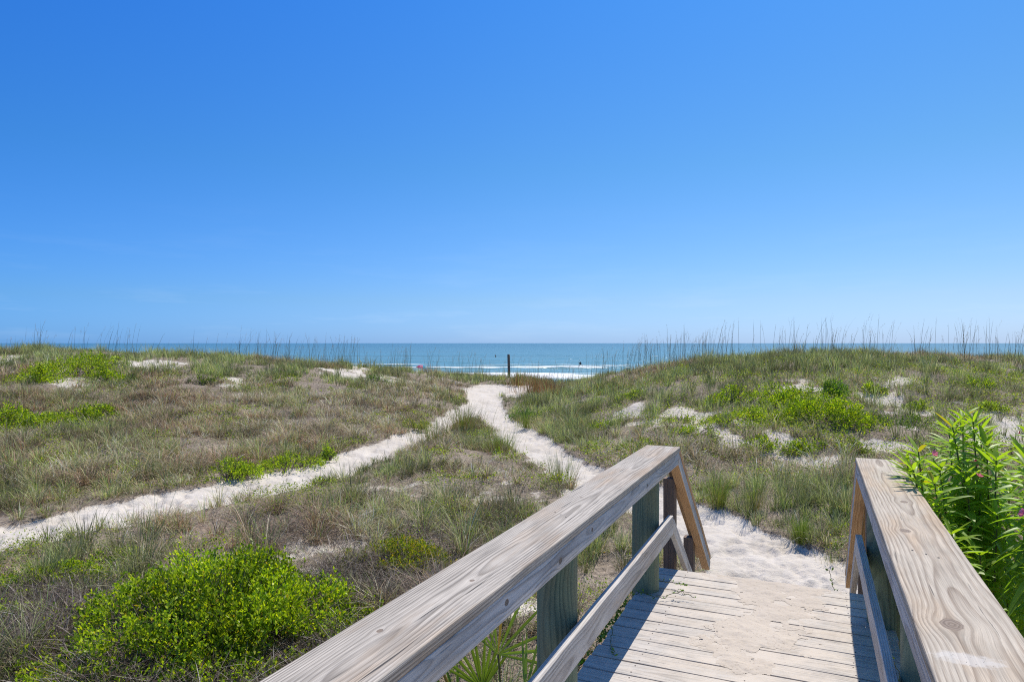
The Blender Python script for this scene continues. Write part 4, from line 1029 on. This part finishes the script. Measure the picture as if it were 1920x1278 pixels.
# ---------------------------------------------------------------- things far off
m_old = mat_wood("old_pile_wood", (.24, .20, .16), (.12, .095, .08), None, spacing=.012, warp=.05, crack=.5)
X1, Y1 = (955 - 960) / 1280 * 45, 45.0
zb = float(height(np.array([X1]), np.array([Y1]))[0])
zt = CAM_Z - (664 - 643) / 1280 * 45
bm = bmesh.new(); n = 16; rings = []
for k in range(13):
    f = k / 12; z = (zb - .4) + (zt - zb + .4) * f
    rings.append([bm.verts.new((z - zb, (.095 - .012 * f) * math.cos(2*math.pi*q/n) * (1 + .04 * math.sin(k * 1.7 + q)), (.095 - .012 * f) * math.sin(2*math.pi*q/n) + .05 * f)) for q in range(n)])
for k in range(12):
    for q in range(n): bm.faces.new((rings[k][q], rings[k+1][q], rings[k+1][(q+1) % n], rings[k][(q+1) % n]))
bm.faces.new(rings[-1]); bmesh.ops.recalc_face_normals(bm, faces=bm.faces)
post = bm_obj("wooden_post", bm, m_old, None, True)
post.matrix_world = Matrix(((0, 0, 1, X1), (0, 1, 0, Y1), (-1, 0, 0, zb), (0, 0, 0, 1))) if False else Matrix(((0, 0, 1, X1), (0, 1, 0, Y1), (1, 0, 0, zb), (0, 0, 0, 1))) @ Matrix.Diagonal((1, 1, -1, 1))
post.data.transform(Matrix.Diagonal((1, 1, 1, 1)))
tag(post, "dark weathered wooden post standing on the dune crest in front of the surf", "post")

m_wet = mat_plain("dark_wetsuit", (.015, .016, .02), .5)
m_skin = mat_plain("skin", (.38, .21, .14), .6)
m_board = mat_plain("white_surfboard", (.72, .72, .70), .3, .5)
def person(loc, rz, pts, edges, label, mat):
    me = bpy.data.meshes.new("person"); me.from_pydata([p[:3] for p in pts], edges, [])
    o = bpy.data.objects.new("person", me); me.materials.append(mat); COL.objects.link(o)
    sk = o.modifiers.new("skin", 'SKIN'); sk.use_smooth_shade = True
    for v, p in zip(me.skin_vertices[0].data, pts): v.radius = (p[3], p[3] * .8); v.use_root = False
    me.skin_vertices[0].data[0].use_root = True
    sb = o.modifiers.new("smooth", 'SUBSURF'); sb.levels = 1; sb.render_levels = 2
    dg = bpy.context.evaluated_depsgraph_get(); dg.update()
    me2 = bpy.data.meshes.new_from_object(o.evaluated_get(dg)); o.modifiers.clear(); o.data = me2; me2.name = "person"
    o.location = loc; o.rotation_euler = (0, 0, rz)
    return tag(o, label, "person")
# a surfer sitting on a board: pelvis, torso, neck, head, arms resting on the board, legs astride in the water
sit = [(0, 0, .10, .15), (0, -.02, .32, .15), (0, 0, .52, .17), (0, .02, .64, .07), (0, .03, .74, .10), (0, .03, .84, .085),
       (.20, 0, .56, .065), (.30, .10, .34, .05), (.22, .28, .14, .04), (.19, .35, .10, .035), (-.20, 0, .56, .065), (-.30, .10, .34, .05), (-.22, .28, .14, .04), (-.19, .35, .10, .035),
       (.20, .18, .08, .095), (.34, .38, .02, .07), (.34, .36, -.35, .05), (-.20, .18, .08, .095), (-.34, .38, .02, .07), (-.34, .36, -.35, .05)]
sed = [(0, 1), (1, 2), (2, 3), (3, 4), (4, 5), (2, 6), (6, 7), (7, 8), (8, 9), (2, 10), (10, 11), (11, 12), (12, 13), (0, 14), (14, 15), (15, 16), (0, 17), (17, 18), (18, 19)]
SEA_Z = CAM_Z - SEA_H
Zp = 163.0
person(((1088 - 960) / 1280 * Zp, Zp, SEA_Z + .38), R(200), sit, sed, "person in a dark wetsuit sitting on a board behind the breaking wave", m_wet)
bm = bmesh.new(); N = 16; sec = []
for k in range(N + 1):
    s = k / N; y = -.75 + 2.1 * s; w = .27 * math.sin(math.pi * min(1, .04 + s * .93)) ** .6 if k < N else .02
    sec.append([bm.verts.new((w * math.cos(a), y, .035 * math.sin(a) + .12 * max(0, s - .7) ** 1.5)) for a in [2*math.pi*q/10 for q in range(10)]])
for k in range(N):
    for q in range(10): bm.faces.new((sec[k][q], sec[k+1][q], sec[k+1][(q+1) % 10], sec[k][(q+1) % 10]))
bm.faces.new(sec[0]); bm.faces.new(sec[-1]); bmesh.ops.recalc_face_normals(bm, faces=bm.faces)
sbd = bm_obj("surfboard", bm, m_board, None, True); sbd.location = ((1088 - 960) / 1280 * Zp, Zp, SEA_Z + .42); sbd.rotation_euler = (0, 0, R(200))
tag(sbd, "white surfboard floating under the person in the dark wetsuit", "surfboard")
# a bather standing far out, chest deep
stand = [(0, 0, -.2, .16), (0, 0, .15, .14), (0, 0, .45, .18), (0, .01, .62, .07), (0, .02, .73, .10), (0, .02, .84, .09),
         (.24, 0, .50, .07), (.40, .05, .34, .055), (.46, .2, .5, .045), (.48, .26, .62, .04), (-.24, 0, .50, .07), (-.33, .05, .2, .055), (-.32, .1, -.05, .045),
         (.12, 0, -.6, .10), (.13, 0, -1.1, .07), (-.12, 0, -.6, .10), (-.13, 0, -1.1, .07)]
sde = [(0, 1), (1, 2), (2, 3), (3, 4), (4, 5), (2, 6), (6, 7), (7, 8), (8, 9), (2, 10), (10, 11), (11, 12), (0, 13), (13, 14), (0, 15), (15, 16)]
Zq = 270.0
person(((929 - 960) / 1280 * Zq, Zq, SEA_Z + .25), R(180), stand, sde, "small person far out in the calm water left of the dark post", m_skin)

# beach umbrella beyond the crest
um = empty("beach_umbrella", ((784 - 960) / 1280 * 90, 90, CAM_Z - 5.22)); tag(um, "tilted blue and pink beach umbrella half hidden behind the dune grass", "umbrella")
um.rotation_euler = (R(0), R(14), R(20))
cols_u = [(.05, .25, .62), (.75, .10, .30), (.80, .35, .50), (.10, .50, .65)]
mats_u = [mat_plain("umbrella_cloth_" + n_, c_, .8, .1) for n_, c_ in zip(("blue", "pink", "rose", "teal"), cols_u)]
bm = bmesh.new(); top = bm.verts.new((0, 0, 2.38)); prev = None; rr_ = []
for k, (r_, z_) in enumerate([(.25, 2.34), (.5, 2.22), (.68, 2.05), (.78, 1.86)]):
    rr_.append([bm.verts.new((r_ * math.cos(2*math.pi*q/16), r_ * math.sin(2*math.pi*q/16), z_ + (.03 if q % 2 == 0 and k == 3 else 0))) for q in range(16)])
for q in range(16):
    f = bm.faces.new((top, rr_[0][q], rr_[0][(q+1) % 16])); f.material_index = (q // 2 + 1) % 4
    for k in range(3):
        f = bm.faces.new((rr_[k][q], rr_[k+1][q], rr_[k+1][(q+1) % 16], rr_[k][(q+1) % 16])); f.material_index = (q // 2 + 1) % 4
bmesh.ops.solidify(bm, geom=bm.faces[:], thickness=.006)
bm_obj("canopy", bm, mats_u, um)
tubes("pole", [[(0, 0, -.3), (0, 0, 1.0), (0, 0, 2.45)]], [np.full(3, .018)], m_board, um, 8)
